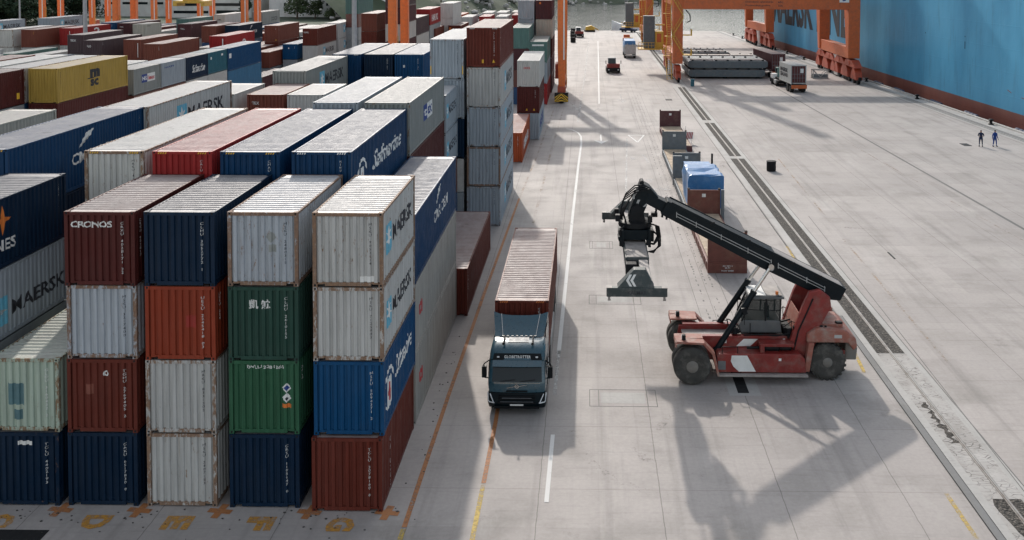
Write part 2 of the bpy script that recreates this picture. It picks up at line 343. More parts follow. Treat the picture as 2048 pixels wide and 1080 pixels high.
def thing(name, label, cat, loc=(0,0,0), rz=0.0, group=None, world=False):
    """Empty at the base of a thing; world=True: its parts are written in world coordinates"""
    o = bpy.data.objects.new(name, None); COL.objects.link(o); o.location = loc; o.rotation_euler = (0, 0, rz); o.empty_display_size = 0.3
    if world: o['_org'] = tuple(loc)
    return tag(o, label, cat, group)
def kids(o): return [c for c in COL.objects if c.parent == o]
def copy_tree(o, parent=None):
    c = o.copy(); COL.objects.link(c); c.parent = parent
    for k in CHILD.get(o.name, []) or kids(o): copy_tree(k, c)
    return c
CHILD = {}
def sheet(name, pts, z, mat, kind='structure'):
    b_ = MB(); b_.add([(x, y, z) for x, y in pts], [tuple(range(len(pts)))]); o = b_.build(name, mat); o['kind'] = kind; return o
# lettering: font outlines turned into meshes
_TX = {}
def glyphs(body, bold=0.0, shear=0.0, line=1.0, spacing=1.0):
    key = (body, bold, shear, line, spacing)
    if key in _TX: return _TX[key]
    cu = bpy.data.curves.new('lettering', 'FONT'); cu.body = body; cu.size = 1.0; cu.resolution_u = 2; cu.offset = bold; cu.shear = shear
    cu.space_line = line; cu.space_character = spacing; cu.align_x = 'CENTER' if '\n' in body else 'LEFT'
    o = bpy.data.objects.new('lettering', cu); COL.objects.link(o)
    dg = bpy.context.evaluated_depsgraph_get(); me = bpy.data.meshes.new_from_object(o.evaluated_get(dg))
    v = np.array([(x.co.x, x.co.y) for x in me.vertices]) if len(me.vertices) else np.zeros((0, 2)); f = [tuple(p.vertices) for p in me.polygons]
    bpy.data.objects.remove(o); bpy.data.curves.remove(cu); bpy.data.meshes.remove(me)
    if len(v):
        v[:, 0] -= v[:, 0].min(); v[:, 1] -= v[:, 1].min()
    _TX[key] = (v, f); return v, f
def fit(vf, u0, v0, w, h):
    v, f = vf
    if not len(v): return v, f
    mx = v.max(0); return v*np.array([w/mx[0], h/mx[1]])+np.array([u0, v0]), f
# ---------------------------------------------------------------- shipping containers
CW = 2.438
def profile(a, b_, n, depth, fl=0.27, sl=0.22):
    """trapezoid corrugation between a and b_: positions and depths"""
    p = (b_-a)/n; U = [a]; D = [depth]
    for i in range(n):
        s = a+i*p
        for k, d in ((0.5-fl/2-sl, depth), (0.5-fl/2, 0.0), (0.5+fl/2, 0.0), (0.5+fl/2+sl, depth)): U.append(s+k*p); D.append(d)
    U.append(b_); D.append(depth); return np.array(U), np.array(D)
PROF = {}
for L_ in (6.058, 12.192): PROF[('side', L_)] = profile(0.17, L_-0.17, round((L_-0.34)/0.278), 0.036)
PROF['end'] = profile(0.13, CW-0.13, 9, 0.058, 0.46, 0.11)
_CM = {}
def cont_meshes(L, H):
    if (L, H) in _CM: return _CM[(L, H)]
    hw = CW/2
    fr = MB()
    for sx in (-1, 1):
        for y in (0.0, L-0.12):
            x0, x1 = (-hw, -hw+0.125) if sx < 0 else (hw-0.125, hw); fr.box(x0, x1, y, y+0.12, 0.122, H-0.122)
        x0, x1 = (-hw+0.004, -hw+0.07) if sx < 0 else (hw-0.07, hw-0.004)
        fr.box(x0, x1, 0.17, L-0.17, H-0.085, H-0.012); fr.box(x0, x1, 0.17, L-0.17, 0.035, 0.17)
    for y0, y1 in ((0.004, 0.07), (L-0.07, L-0.004)):
        fr.box(-hw+0.17, hw-0.17, y0, y1, H-0.125, H-0.012); fr.box(-hw+0.42, hw-0.42, y0, y1, 0.04, 0.17); fr.box(-hw+0.17, -hw+0.36, y0+0.02, y1, 0.09, 0.17); fr.box(hw-0.36, hw-0.17, y0+0.02, y1, 0.09, 0.17)
        fr.box(-hw+0.36, hw-0.36, y0+0.03, y1-0.005, 0.10, 0.165)
    cas = []
    for sx in (-1, 1):
        for y0 in (-0.004, L-0.174):
            for z0 in (0.0, H-0.118):
                ca = MB(); cas.append(ca)
                x0, x1 = (-hw-0.004, -hw+0.16) if sx < 0 else (hw-0.16, hw+0.004)
                ca.box(x0, x1, y0, y0+0.178, z0, z0+0.118, 0)
                if y0 < 0: ca.box(x0+0.05, x1-0.05, -0.007, -0.003, z0+0.03, z0+0.095, 1)
    def side(sx):
        U, D = PROF[('side', L)]; b_ = MB(); z0, z1 = 0.165, H-0.083
        vs_ = []
        for u, d in zip(U, D): x = sx*(hw-0.012-d); vs_ += [(x, u, z0), (x, u, z1)]
        b_.add(vs_, [(2*i, 2*i+2, 2*i+3, 2*i+1) for i in range(len(U)-1)]); return b_
    def end(back):
        U, D = PROF['end']; b_ = MB(); z0, z1 = 0.16, H-0.12; vs_ = []
        for u, d in zip(U, D): y = (L-0.014-d) if back else 0.014+d; vs_ += [(u-hw, y, z0), (u-hw, y, z1)]
        b_.add(vs_, [(2*i, 2*i+2, 2*i+3, 2*i+1) for i in range(len(U)-1)]); return b_
    n = round((L-0.9)/0.285); U, D = profile(0.42, L-0.42, n, 0.032, 0.30)
    U = np.concatenate([[0.05], U, [L-0.05]]); D = np.concatenate([[0.006], D, [0.006]])
    rf = MB(); vs_ = []
    for u, d in zip(U, D): vs_ += [(-hw+0.06, u, H-0.014-d), (hw-0.06, u, H-0.014-d)]
    rf.add(vs_, [(2*i, 2*i+1, 2*i+3, 2*i+2) for i in range(len(U)-1)])
    fl = MB().box(-hw+0.07, hw-0.07, 0.08, L-0.08, 0.06, 0.11)
    r = [('frame', fr.mesh('frame', ['frame_paint'])), 
         ('side_panel', side(1).mesh('side_panel', ['panel_paint'])), ('side_panel', side(-1).mesh('side_panel', ['panel_paint'])),
         ('end_panel', end(False).mesh('end_panel', ['panel_paint'])), ('end_panel', end(True).mesh('end_panel', ['panel_paint'])),
         ('roof', rf.mesh('roof', ['roof_paint'])), ('floor', fl.mesh('floor', ['dark_void']))]
    r += [('corner_casting', c_.mesh('corner_casting', ['frame_paint', 'dark_void'])) for c_ in cas]
    fr2 = MB(); fr2.add(fr.v, fr.f)
    for c_ in cas: fr2.add(c_.v, c_.f)
    _CM[(L, H)] = r; _CM[(L, H, 'far')] = [('frame', fr2.mesh('frame', ['frame_paint']))]+r[1:7]; return r
def markmat(c):
    n = c+'_mark'
    if n not in MATS and c in CLR: plain(n, CLR[c], 0.5)
    return n if n in MATS else c
def decal(parent, name, vf, mat, face, L, H, flat=False, seg=True):
    v, f = vf
    if not len(v): return None
    if face == 'R': U, D = PROF[('side', L)]
    elif face == 'F': U, D = PROF['end']
    bm = bmesh.new(); vv = [bm.verts.new((x, y, 0)) for x, y in v]
    for q in f:
        try: bm.faces.new([vv[i] for i in q])
        except ValueError: pass
    bmesh.ops.triangulate(bm, faces=bm.faces[:])
    if face != 'T' and not flat:
        lo, hi = v[:, 0].min(), v[:, 0].max()
        for u in U:
            if lo < u < hi:
                bmesh.ops.bisect_plane(bm, geom=bm.verts[:]+bm.edges[:]+bm.faces[:], plane_co=(u, 0, 0), plane_no=(1, 0, 0), dist=1e-5)
    hw = CW/2
    for w in bm.verts:
        u, z = w.co.x, w.co.y
        d = 0.0 if flat else float(np.interp(u, U, D))
        if face == 'R': w.co = (hw+(0.004 if flat else -0.012-d)+0.004, u, z)
        elif face == 'F': w.co = (u-hw, (-0.0 if flat else 0.014+d)-0.005, z)
    me = bpy.data.meshes.new(name); bm.to_mesh(me); bm.free(); me.materials.append(MATS[markmat(mat[:-5] if mat.endswith('_mark') else mat)])
    o = bpy.data.objects.new(name, me); COL.objects.link(o); o.parent = parent; return o
def poly(*pts): return np.array(pts, float), [tuple(range(len(pts)))]
def join(*L):
    V = []; F = []; o = 0
    for v, f in L:
        if len(v): V.append(v); F += [tuple(i+o for i in q) for q in f]; o += len(v)
    return (np.concatenate(V), F) if V else (np.zeros((0, 2)), [])
def rrect(u, v, w, h, r=0.08):
    P = []
    for cx, cy, a0 in ((u+w-r, v+h-r, 0), (u+r, v+h-r, 90), (u+r, v+r, 180), (u+w-r, v+r, 270)):
        for k in range(4): a = rad(a0+k*30); P.append((cx+r*math.cos(a), cy+r*math.sin(a)))
    return poly(*P)
def star(cx, cy, R, n=7, r=0.4):
    P = [(cx, cy)]+[(cx+(R if i % 2 == 0 else R*r)*math.sin(math.pi*i/n), cy+(R if i % 2 == 0 else R*r)*math.cos(math.pi*i/n)) for i in range(2*n)]
    return np.array(P), [(0, 1+(i+1) % (2*n), 1+i) for i in range(2*n)]
def ring(cx, cy, R, r, n=20, a0=0.0, a1=360.0):
    P = []; F = []
    for i in range(n+1):
        a = rad(a0+(a1-a0)*i/n); P += [(cx+R*math.cos(a), cy+R*math.sin(a)), (cx+r*math.cos(a), cy+r*math.sin(a))]
    return np.array(P), [(2*i, 2*i+1, 2*i+3, 2*i+2) for i in range(n)]
def cross(cx, cy, w, h, t_):
    return poly((cx-w, cy-t_), (cx-t_, cy-t_), (cx-t_, cy-h), (cx+t_, cy-h), (cx+t_, cy-t_), (cx+w, cy-t_), (cx+w, cy+t_), (cx+t_, cy+t_), (cx+t_, cy+h), (cx-t_, cy+h), (cx-t_, cy+t_), (cx-w, cy+t_))
def stroke(pts, w):
    P = []; F = []
    for i, (x, y) in enumerate(pts):
        a = np.array(pts[max(i-1, 0)]); b_ = np.array(pts[min(i+1, len(pts)-1)]); d = b_-a; d = d/max(np.hypot(*d), 1e-6); n = np.array((-d[1], d[0]))*w/2
        if isinstance(w, (list, tuple)): pass
        P += [tuple(np.array((x, y))+n), tuple(np.array((x, y))-n)]
    return np.array(P), [(2*i, 2*i+1, 2*i+3, 2*i+2) for i in range(len(pts)-1)]
def idcode(txt, H, W_=CW, u=None, top=None, ch=0.118):
    t_ = '\n'.join(txt.replace(' ', '\u00b7')); t_ = t_.replace('\u00b7', ' ')
    v, f = glyphs(t_, bold=0.0, line=0.95); n = len(txt)
    u = W_*0.80 if u is None else u; top = H-0.36 if top is None else top
    return fit((v, f), u, top-n*ch*1.02, 0.088, n*ch*1.02)
# what is painted on a container -> list of (part name, outline, material, face, flat)
def marks(spec, L, H):
    out = []
    for s in spec:
        k = s[0]
        if k == 'id': out.append(('code_lettering', idcode(s[2], H), s[1]+'_mark', 'F', False))
        elif k == 'idR': out.append(('code_lettering', idcode(s[2], H, u=L-0.55), s[1]+'_mark', 'R', False))
        elif k == 'idL': out.append(('code_lettering', idcode(s[2], H, u=0.45), s[1]+'_mark', 'R', False))
        elif k == 'M':        # big word with a seven point star in a pale blue square
            h = 0.30*H if len(s) < 3 else s[2]; u0 = 0.30*L if L > 7 else 0.09*L; b0 = 0.44*H if len(s) < 4 else s[3]
            bs = h*1.6
            out.append(('logo', rrect(u0, b0-0.3*h, bs, bs), 'sky_mark', 'R', False))
            sv, sf = star(u0+bs/2, b0-0.3*h+bs/2, bs*0.42); out.append(('logo_star', (sv, sf), 'white_mark', 'R', 2))
            out.append(('lettering', fit(glyphs(s[1], bold=0.018), u0+bs*1.12, b0, (0.46 if L > 7 else 0.62)*L, h), 'black_mark', 'R', False))
        elif k == 'CMA':
            h = 0.19*H; u0 = 0.405*L; b0 = 0.40*H
            out.append(('lettering', fit(glyphs('CMA CGM', bold=0.02, shear=0.1), u0, b0, 0.35*L, h), 'white_mark', 'R', False))
            sw = [(u0+0.05*L, b0+h*1.25), (u0+0.075*L, b0+h*1.7), (u0+0.11*L, b0+h*2.05), (u0+0.145*L, b0+h*2.2), (u0+0.165*L, b0+h*2.7), (u0+0.11*L, b0+h*2.5), (u0+0.075*L, b0+h*1.85)]
            out.append(('logo', poly(*sw), 'white_mark', 'R', False))
        elif k == 'S':        # script word with a lifebelt and cross
            u0, b0, w, h = 0.33*L, 0.44*H, 0.55*L, 0.29*H
            out.append(('lettering', fit(glyphs('Safmarine', bold=0.015, shear=0.45), u0, b0, w, h), 'white_mark', 'R', False))
            out.append(('logo', join(ring(0.17*L, 0.48*H, 0.30*H, 0.25*H, 18, 20, 160), ring(0.17*L, 0.48*H, 0.30*H, 0.27*H, 10, 200, 250), rrect(0.17*L-0.32, 0.22*H, 0.64, 0.42*H, 0.1)), 'white_mark', 'R', False))
            out.append(('logo_cross', cross(0.17*L, 0.43*H, 0.24, 0.13*H, 0.08), 'red_mark', 'R', 2))
        elif k == 'MSC':
            u0 = 0.43*L
            out.append(('lettering', join(fit(glyphs('m', bold=0.07), u0, 0.52*H, 0.145*L, 0.27*H), fit(glyphs('sc', bold=0.05), u0+0.005*L, 0.26*H, 0.12*L, 0.22*H), poly((u0-0.03*L, 0.50*H), (u0+0.06*L, 0.50*H), (u0+0.06*L, 0.53*H), (u0-0.03*L, 0.53*H))), 'black_mark', 'R', False))
        elif k == 'tex':
            u0, b0, h = s[1]*L, 0.40*H, 0.32*H; w = s[2]*L
            out.append(('logo', poly((u0, b0), (u0+w*0.42, b0), (u0+w*0.42, b0+h), (u0, b0+h)), s[3]+'_mark', 'R', False))
            out.append(('logo_panel', poly((u0+w*0.42, b0), (u0+w, b0), (u0+w, b0+h), (u0+w*0.42, b0+h)), s[4]+'_mark', 'R', False))
            out.append(('lettering', fit(glyphs(s[5], bold=0.03), u0+w*0.06, b0+h*0.25, w*0.32, h*0.5), 'white_mark', 'R', 2))
            out.append(('lettering', fit(glyphs(s[6], bold=0.03), u0+w*0.46, b0+h*0.2, w*0.5, h*0.55), s[7]+'_mark', 'R', 2))
        elif k == 't':        # any word: face, colour, text, u0, v0, w, h, bold
            out.append(('lettering', fit(glyphs(s[3], bold=s[8] if len(s) > 8 else 0.02, shear=s[9] if len(s) > 9 else 0), *s[4:8]), s[2]+'_mark', s[1], False))
        elif k == 'vt': out.append(('lettering', fit(glyphs('\n'.join(s[3]), bold=0.02, line=0.95), s[4], s[5]-len(s[3])*s[6], s[7], len(s[3])*s[6]), s[2]+'_mark', s[1], False))
        elif k == 'star': sv = star(s[3], s[4], s[5], 4, 0.28); out.append(('logo_star', sv, s[2]+'_mark', s[1], False))
        elif k == 'tri': out.append(('warning_sign', poly((s[2], s[3]), (s[2]+0.22, s[3]), (s[2]+0.11, s[3]+0.24)), 'yellow_mark', s[1], False))
        elif k == 'sq': out.append((s[7] if len(s) > 7 else 'sticker', poly((s[3], s[4]), (s[3]+s[5], s[4]), (s[3]+s[5], s[4]+s[6]), (s[3], s[4]+s[6])), s[2]+'_mark', s[1], False))
        elif k == 'dia': out.append(('placard', poly((s[3], s[4]-s[5]), (s[3]+s[5], s[4]), (s[3], s[4]+s[5]), (s[3]-s[5], s[4])), s[2]+'_mark', s[1], s[6] if len(s) > 6 else False))
        elif k == 'hz':       # high container: black and yellow bars on the top beam
            P = []; 
            for a in (0.22, CW-0.58):
                for i in range(4): u = a+i*0.095; P.append(poly((u, H-0.105), (u+0.05, H-0.105), (u+0.085, H-0.03), (u+0.035, H-0.03)))
            out.append(('hazard_stripe', join(*P), 'yellow_mark' if len(s) < 2 else s[1]+'_mark', 'F', True))
        elif k == 'yb': out.append(('post_sticker', join(poly((0.03, 0.35), (0.10, 0.35), (0.10, 0.95), (0.03, 0.95)), poly((CW-0.10, 0.35), (CW-0.03, 0.35), (CW-0.03, 0.95), (CW-0.10, 0.95))), 'yellow_mark', 'F', True))
    return out
CLR = dict(navy=(0.0,0.0155,0.043), blue=(0.0,0.037,0.108), blue2=(0.0,0.060,0.165), sky=(0.05,0.17,0.30), maroon=(0.085,0.016,0.014), brown=(0.135,0.026,0.016), rust=(0.20,0.06,0.04), red=(0.34,0.026,0.026),
    orange=(0.285,0.045,0.019), bright=(0.46,0.09,0.03), green=(0.028,0.105,0.055), dkgreen=(0.022,0.066,0.05), pale=(0.40,0.48,0.40), white=(0.58,0.58,0.55), grey=(0.41,0.445,0.485), lgrey=(0.49,0.49,0.475),
    cool=(0.345,0.39,0.43), stone=(0.36,0.345,0.315), dgrey=(0.25,0.265,0.255), patchred=(0.27,0.02,0.014), patchteal=(0.085,0.17,0.19), teal=(0.025,0.12,0.16), gteal=(0.11,0.20,0.18), plum=(0.085,0.03,0.035), mustard=(0.45,0.30,0.065), beige=(0.46,0.44,0.38), offwhite=(0.60,0.60,0.57), purple=(0.09,0.06,0.065))
R20, R40, STD, HC = 6.058, 12.192, 2.591, 2.896
FRAME_OF = {}; KEY_OF = {}
BASES = []       # what stands under the lowest visible tier of a stack: (R, Y0, L, top)
rnd = random.Random(7)
def container(R, Y0, z0, L, H, clr, rust, label, spec=(), group='containers stacked in the yard', rz=0.0, cat='container', simple=False):
    key_ = (R, round(Y0*2)/2)
    if 0.3 < abs(rz) or z0 != 1.2: R += rnd.uniform(-.03, .012); Y0 += rnd.uniform(-.02, .05); rz += rnd.uniform(-.002, .002)
    t_ = thing('shipping_container', label, cat, (R-CW/2, Y0, z0), rz, group)
    KEY_OF[t_.name] = key_; FRAME_OF[t_.name] = cont_meshes(L, H)[0][1]
    c = CLR[clr]; k = 1+rnd.uniform(-0.07, 0.07); col = (c[0]*k, c[1]*k, c[2]*k, rust)
    for n, me in (cont_meshes(L, H) if Y0 < 60 else _CM[(L, H, 'far')]):
        o = bpy.data.objects.new(n, me); COL.objects.link(o); o.parent = t_; o.color = col
    for nm, vf, mt, face, fl in marks(spec, L, H):
        o = decal(t_, nm, vf, mt, face, L, H, flat=(fl is True))
        if o is not None and fl == 2: o.location = (0.004, 0, 0) if face == 'R' else (0, -0.004, 0)
    return t_
# ---------------------------------------------------------------- the container yard
T = 2.597
FG = 'containers in the front stacks'
C = container
# front stacks, left to right, bottom to top
C(-11.35, 0, 0, R20, STD, 'navy', .35, 'dusty dark blue container on the ground under the pale green one at the left edge', [('id','white','TCLU 4402193'),('sq','F','white',1.0,2.15,.5,.14,'sticker')], FG)
C(-11.35, 0.05, T, R20, STD, 'pale', .62, 'pale green container with a blue square patch, topmost of the short left edge stack', [('id','white','GLDU 3160432 2'),('sq','F','patchteal',.62,.95,.58,.75,'paint_patch'),('sq','F','patchteal',.82,.42,.3,.35,'paint_patch')], FG)
C(-8.602, 0.02, 0, R20, STD, 'navy', .12, 'dark blue container on the ground beneath a red brown one in the maroon topped stack', [('id','white','CAXU 6517830 0')], FG)
C(-8.602, 0, T, R20, STD, 'brown', .15, 'red brown container with a small white ring mark, second from the ground', [('id','white','TGHU 2769405 2'),('t','F','white','O',1.25,1.98,.2,.2,.06),('sq','F','rust',.62,1.35,.3,.35,'paint_patch')], FG)
C(-8.602, 0.03, 2*T, R20, STD, 'grey', .66, 'light grey rusty container directly under the maroon one with white lettering', [('id','black','MSKU 3217400')], FG)
C(-8.602, 0, 3*T, R20, STD, 'maroon', .22, 'maroon container with white lettering across the top of its end wall', [('id','white','CRXU 4028171 22'),('t','F','white','CRONOS',.22,2.03,1.42,.22,.03),('idL','white','CRXU 402817')], FG)
C(-5.833, 0.04, 0, R20, STD, 'lgrey', .72, 'dirty white grey container on the ground with dented rust specked panels', [('id','black','MSKU 2407153')], FG)
C(-5.833, 0, T, R20, STD, 'lgrey', .62, 'white grey container with rusty corner posts under the orange red one', [('id','black','MRKU 8331202')], FG)
C(-5.833, 0.03, 2*T, R20, STD, 'orange', .2, 'orange red container with a darker red square patch on its end wall', [('id','white','UESU 2245418 03'),('sq','F','patchred',1.42,1.15,.34,.42,'paint_patch'),('idL','white','UESU 224')], FG)
C(-5.833, 0, 3*T, R20, STD, 'navy', .15, 'plain dark blue container with a sunlit ribbed roof, topmost of the third front stack', [('id','white','CLHU 3052772 1')], FG)
C(-2.944, 0, 0, R20, STD, 'navy', .3, 'dark blue container on the ground under the bright green one', [('id','white','CRSU 1195147 6')], FG)
C(-2.944, 0.03, T, R20, STD, 'green', .2, 'green container with two white diamond placards and an orange plate', [('t','F','white','DVLU 2281265',.62,2.30,1.3,.11,.02),('dia','F','white',2.0,1.62,.17),('dia','F','navy',2.0,1.62,.10,2),('dia','F','white',2.0,1.27,.17),('dia','F','black',2.0,1.24,.06,2),('sq','F','orange',1.84,.92,.32,.14,'plate'),('idL','white','DVLU')], FG)
C(-2.944, 0, 2*T, R20, STD, 'dkgreen', .3, 'dark green container with two white ideograms on its end wall', [('t','F','white','凱',.72,1.82,.32,.32,.02),('t','F','white','航',1.12,1.82,.34,.32,.02),('id','white','CLHU 2610155')], FG)
C(-2.944, 0.02, 3*T, R20, STD, 'grey', .78, 'pale grey container with a faded diamond mark, topmost above the dark green one', [('id','black','MSKU 2480315'),('dia','F','dgrey',1.5,1.72,.2),('sq','F','dgrey',1.42,1.2,.26,.26,'faded_mark')], FG)
C(0, -0.22, 0, R20, STD, 'brown', .25, 'red brown container on the ground at the yard corner beside the orange line', [('id','white','TCLU 2078160 6'),('vt','R','white','CAIU203',1.35,2.0,.26,.2),], FG)
C(0, 0, T, R20, STD, 'blue2', .2, 'bright blue container with white script on its side in the corner stack', [('id','white','MSFU 5094371 2'),('S',)], FG)
C(0, 0.02, 2*T, R20, STD, 'lgrey', .68, 'white grey rust streaked container second from the top of the corner stack', [('id','black','MSKU 7125903'),('M','MAERSK',.62,1.05)], FG)
C(0, 0, 3*T, R20, STD, 'lgrey', .8, 'heavily rusted white container with black side lettering on top of the corner stack', [('id','black','MSKU 9052114'),('M','MAERSK',.66,1.1),('sq','F','white',1.62,.18,.5,.2,'paint_patch')], FG)
# left edge, seen from the side
LG = 'containers stacked at the left edge'
C(-14.3, 0, 2*T, R20, STD, 'cool', .3, 'grey container with big black lettering and a blue star square, at the left edge', [('t','R','black','MAERSK',2.25,.70,3.65,.56,.018),('sq','R','sky',1.0,.5,1.05,1.05,'logo'),('star','R','white',1.5,1.02,.48)], LG)
C(-14.3, 0, 3*T, R20, STD, 'navy', .15, 'dark blue container with an orange star and white lettering at the left edge', [('t','R','white','LINES',.8,.62,1.85,.42,.02),('star','R','orange',1.85,1.75,.55),('idR','white','CMCU 219')], LG)
# second row, long containers
B = 'long containers in the second row'
y2 = 6.2
C(0, y2+.05, 0, R40, HC, 'stone', .25, 'long smooth grey container with a red mark lying on the ground in the roadside stack', [('t','R','red','ca',1.0,1.2,.8,.6,.03)], B)
C(0, y2+.05, 2.9, R40, HC, 'stone', .25, 'long smooth grey container with a red mark under the blue one in the roadside stack', [('t','R','red','ca',1.0,1.2,.8,.6,.03)], B)
C(0, y2+.1, 5.8, R40, HC, 'blue', .2, 'long blue container with white lettering on its side atop two grey ones by the road', [('CMA',),('yb',)], B)
C(-2.62, y2, 5.48, R40, HC, 'dgrey', .4, 'long grey container half hidden under the blue one with script lettering', [], B)
C(-2.62, y2, 8.384, R40, HC, 'blue', .15, 'long blue container with a lifebelt and white script on its side', [('id','white','MSWU 1007117'),('S',),('hz','white'),('yb',)], B)
C(-5.53, y2, 8.384, R40, HC, 'blue', .1, 'long blue container with a yellow triangle beside the one with script', [('id','white','CMAU 4057111'),('hz',),('tri','F',1.05,1.75)], B)
C(-8.34, y2, 8.384, R40, HC, 'red', .1, 'long bright red container with a yellow triangle between a white and a blue one', [('id','white','CAIU 8872113'),('hz',),('tri','F',1.05,1.75),('CMA',)], B)
C(-11.15, y2, 8.384, R40, HC, 'white', .72, 'long white container with rusty corner posts in the second row', [('id','black','MRKU 4102873'),('hz',)], B)
C(-16.9, y2+.2, 5.48, R40, HC, 'navy', .15, 'long dark blue container under the one with a white swoosh', [], B)
C(-16.9, y2+.2, 8.384, R40, HC, 'blue', .12, 'long dark blue container with white lettering and a white swoosh on its side', [('id','white','CMAU 8190332'),('CMA',),('idR','white','CMAU 819033'),('hz',)], B)
C(-21.1, 5.4, 8.384, R40, HC, 'beige', .3, 'long beige container behind the blue one with the swoosh', [], B)
# third row
D = 'containers in the third row'
C(0.6, 18.55, 0, R40, STD, 'brown', .2, 'single long red brown container on the ground beyond the grey and blue stack', [('idL','white','TRLU 7081')], D)
C(-2.5, 18.6, 5.78, R40, HC, 'maroon', .15, 'long maroon container under the grey one with a blue and white logo panel', [], D)
C(-2.5, 18.6, 8.68, R40, HC, 'dgrey', .45, 'long grey container with a blue and white logo panel on its side', [('tex',.36,.25,'navy','white','t','ex','navy')], D)
C(-5.3, 18.6, 8.68, R40, HC, 'cool', .35, 'long blue grey container roof between the logo panel container and the maroon gap', [], D)
C(-16.65, 18.6, 8.384, R40, HC, 'lgrey', .65, 'long off white container with black lettering behind the second row', [('M','MAERSK')], D)
C(-2.4, 30.9, 5.12, R20, STD, 'cool', .4, 'short grey container with black lettering, lower of the pair left of the tall stack', [('M','MAERSK',.6,1.1)], D)
C(-2.4, 30.9, 7.72, R20, STD, 'cool', .4, 'short grey container with black lettering, upper of the pair left of the tall stack', [('M','MAERSK',.6,1.1)], D)
C(-16.5, 30.75, 7.77, R20, STD, 'offwhite', .2, 'short white container left of the low brown one in the middle gap', [], D)
C(-13.2, 30.75, 7.77, R20, STD, 'rust', .2, 'short brown container with a pinkish roof between two white ones', [('t','F','white','TEX',.3,1.9,.5,.2)], D)
C(-10.55, 30.75, 7.77, R20, STD, 'white', .3, 'short white container right of the low brown one in the middle gap', [], D)
# tall stack by the road
E_ = 'containers of the tall roadside stack'
for i, (cl, ru, lb) in enumerate((('cool', .5, 'blue grey container on the ground, lowest of the tall five high stack'), ('cool', .75, 'rusty blue grey container second from the ground in the tall five high stack'),
        ('cool', .55, 'blue grey container in the middle of the tall five high stack'), ('lgrey', .5, 'off white grey container right below the brown top of the tall stack'))):
    C(0.735, 36.62, i*2.902, R40, HC, cl, ru, lb, [('M','MAERSK',.95,1.0),('id','black','MSKU %d' % (608+i))], E_)
C(0.735, 36.6, 4*2.902, R40, HC, 'brown', .08, 'brown container crowning the tall five high stack', [('id','white','TLLU 4125083 2'),('idL','white','TLLU 412508'),('hz','white'),('tri','F',1.85,.35),('sq','F','yellow',1.1,.32,.14,.26,'sticker')], E_)
C(-1.95, 36.7, 4.95, R40, HC, 'navy', .1, 'dark blue container showing as a sliver left of the tall stack', [], D)
C(-1.95, 36.7, 7.85, R40, HC, 'cool', .4, 'grey container with a rusty post under the topmost grey one left of the tall stack', [('hz','black')], D)
C(-1.95, 36.7, 10.75, R40, HC, 'cool', .5, 'blue grey container with ochre posts at the height of the brown top', [('id','black','MRKU 3308151'),('yb',)], D)
C(-13.5, 36.8, 8.384, R40, HC, 'dgrey', .35, 'long grey container with black lettering behind the three short ones', [('M','MAERSK')], D)
F_ = 'row of three blue containers'
C(-12.4, 49.2, 8.5, R40, HC, 'blue', .1, 'blue container with a white roof, left of three in a row', [('hz','white')], F_)
C(-9.7, 49.2, 8.5, R40, HC, 'navy', .15, 'dull navy container with a white roof, middle of three blue ones', [('id','white','CMAU 561')], F_)
C(-7.05, 49.2, 8.5, R40, HC, 'blue2', .1, 'bright blue container with a white roof, right of three in a row', [('id','white','APZU 371'),('sq','F','white',.72,1.75,.14,.22)], F_)
# roadside, further on
G_ = 'containers along the road beyond the tall stack'
C(0.78, 59.5, 0, R40, HC, 'bright', .1, 'orange red container on the ground just beyond the tall stack', [('id','white','SUDU 741'),('t','R','white','HAMBURG SUD',2.2,.75,7.5,1.0,.02)], G_)
C(1.8, 71.95, 0, R40, HC, 'cool', .3, 'grey container with blue lettering on the ground behind the orange one', [('t','R','navy','MAERSK',2,.8,8,1.2,.03)], G_)
C(1.8, 71.95, 2.9, R40, HC, 'maroon', .1, 'dark brown container between a grey one below and a white one above', [('id','white','TEMU 60'),('tri','F',.95,.3),('tri','F',1.75,.3)], G_)
C(1.8, 72.0, 5.8, R40, HC, 'white', .3, 'white container with red lettering on its end wall', [('t','F','red','OOCL',.7,1.95,.75,.26,.04)], G_)
C(1.5, 99, 0, R40, HC, 'red', .05, 'red container on the ground near the yellow and black striped crane bumper', [('id','white','SUDU 8812')], G_)
C(1.5, 99, 2.9, R40, HC, 'cool', .3, 'grey container above the red one near the crane leg', [], G_)
C(1.5, 99, 5.8, R40, HC, 'gteal', .3, 'grey green container with a pale roof two above the red one', [('sq','F','white',.4,2.3,1.6,.22,'stripe')], G_)
C(-1.0, 99.1, 4.8, R40, HC, 'plum', .1, 'dark plum container under the sea green one', [], G_)
C(-1.0, 99.1, 7.7, R40, HC, 'gteal', .15, 'sea green container with a pale roof left of the crane', [], G_)
C(-3.75, 99.2, 7.0, R40, HC, 'teal', .1, 'teal container showing as a sliver left of the sea green one', [], G_)
for z, cl, lb in ((0, 'plum', 'dark container on the ground in the far right column by the crane leg'), (2.6, 'plum', 'dark brown container second from the ground in the column by the crane leg'), (5.3, 'maroon', 'dark maroon container in the middle of the column by the crane leg'),
        (8.2, 'beige', 'beige grey container below the topmost maroon one by the crane leg'), (11.1, 'plum', 'maroon container with an orange sticker topping the column by the crane leg')):
    C(1.7, 111.7, z, R40, STD if z < 5 else HC, cl, .2, lb, [('sq','F','orange',.5,2.3,.3,.3)] if z > 11 else [], G_)
C(-1.0, 111.7, 8.2, R40, HC, 'cool', .3, 'grey container below the topmost grey one left of the maroon column', [], G_)
C(-1.0, 111.7, 11.1, R40, HC, 'cool', .35, 'grey container topping the column left of the maroon one', [], G_)
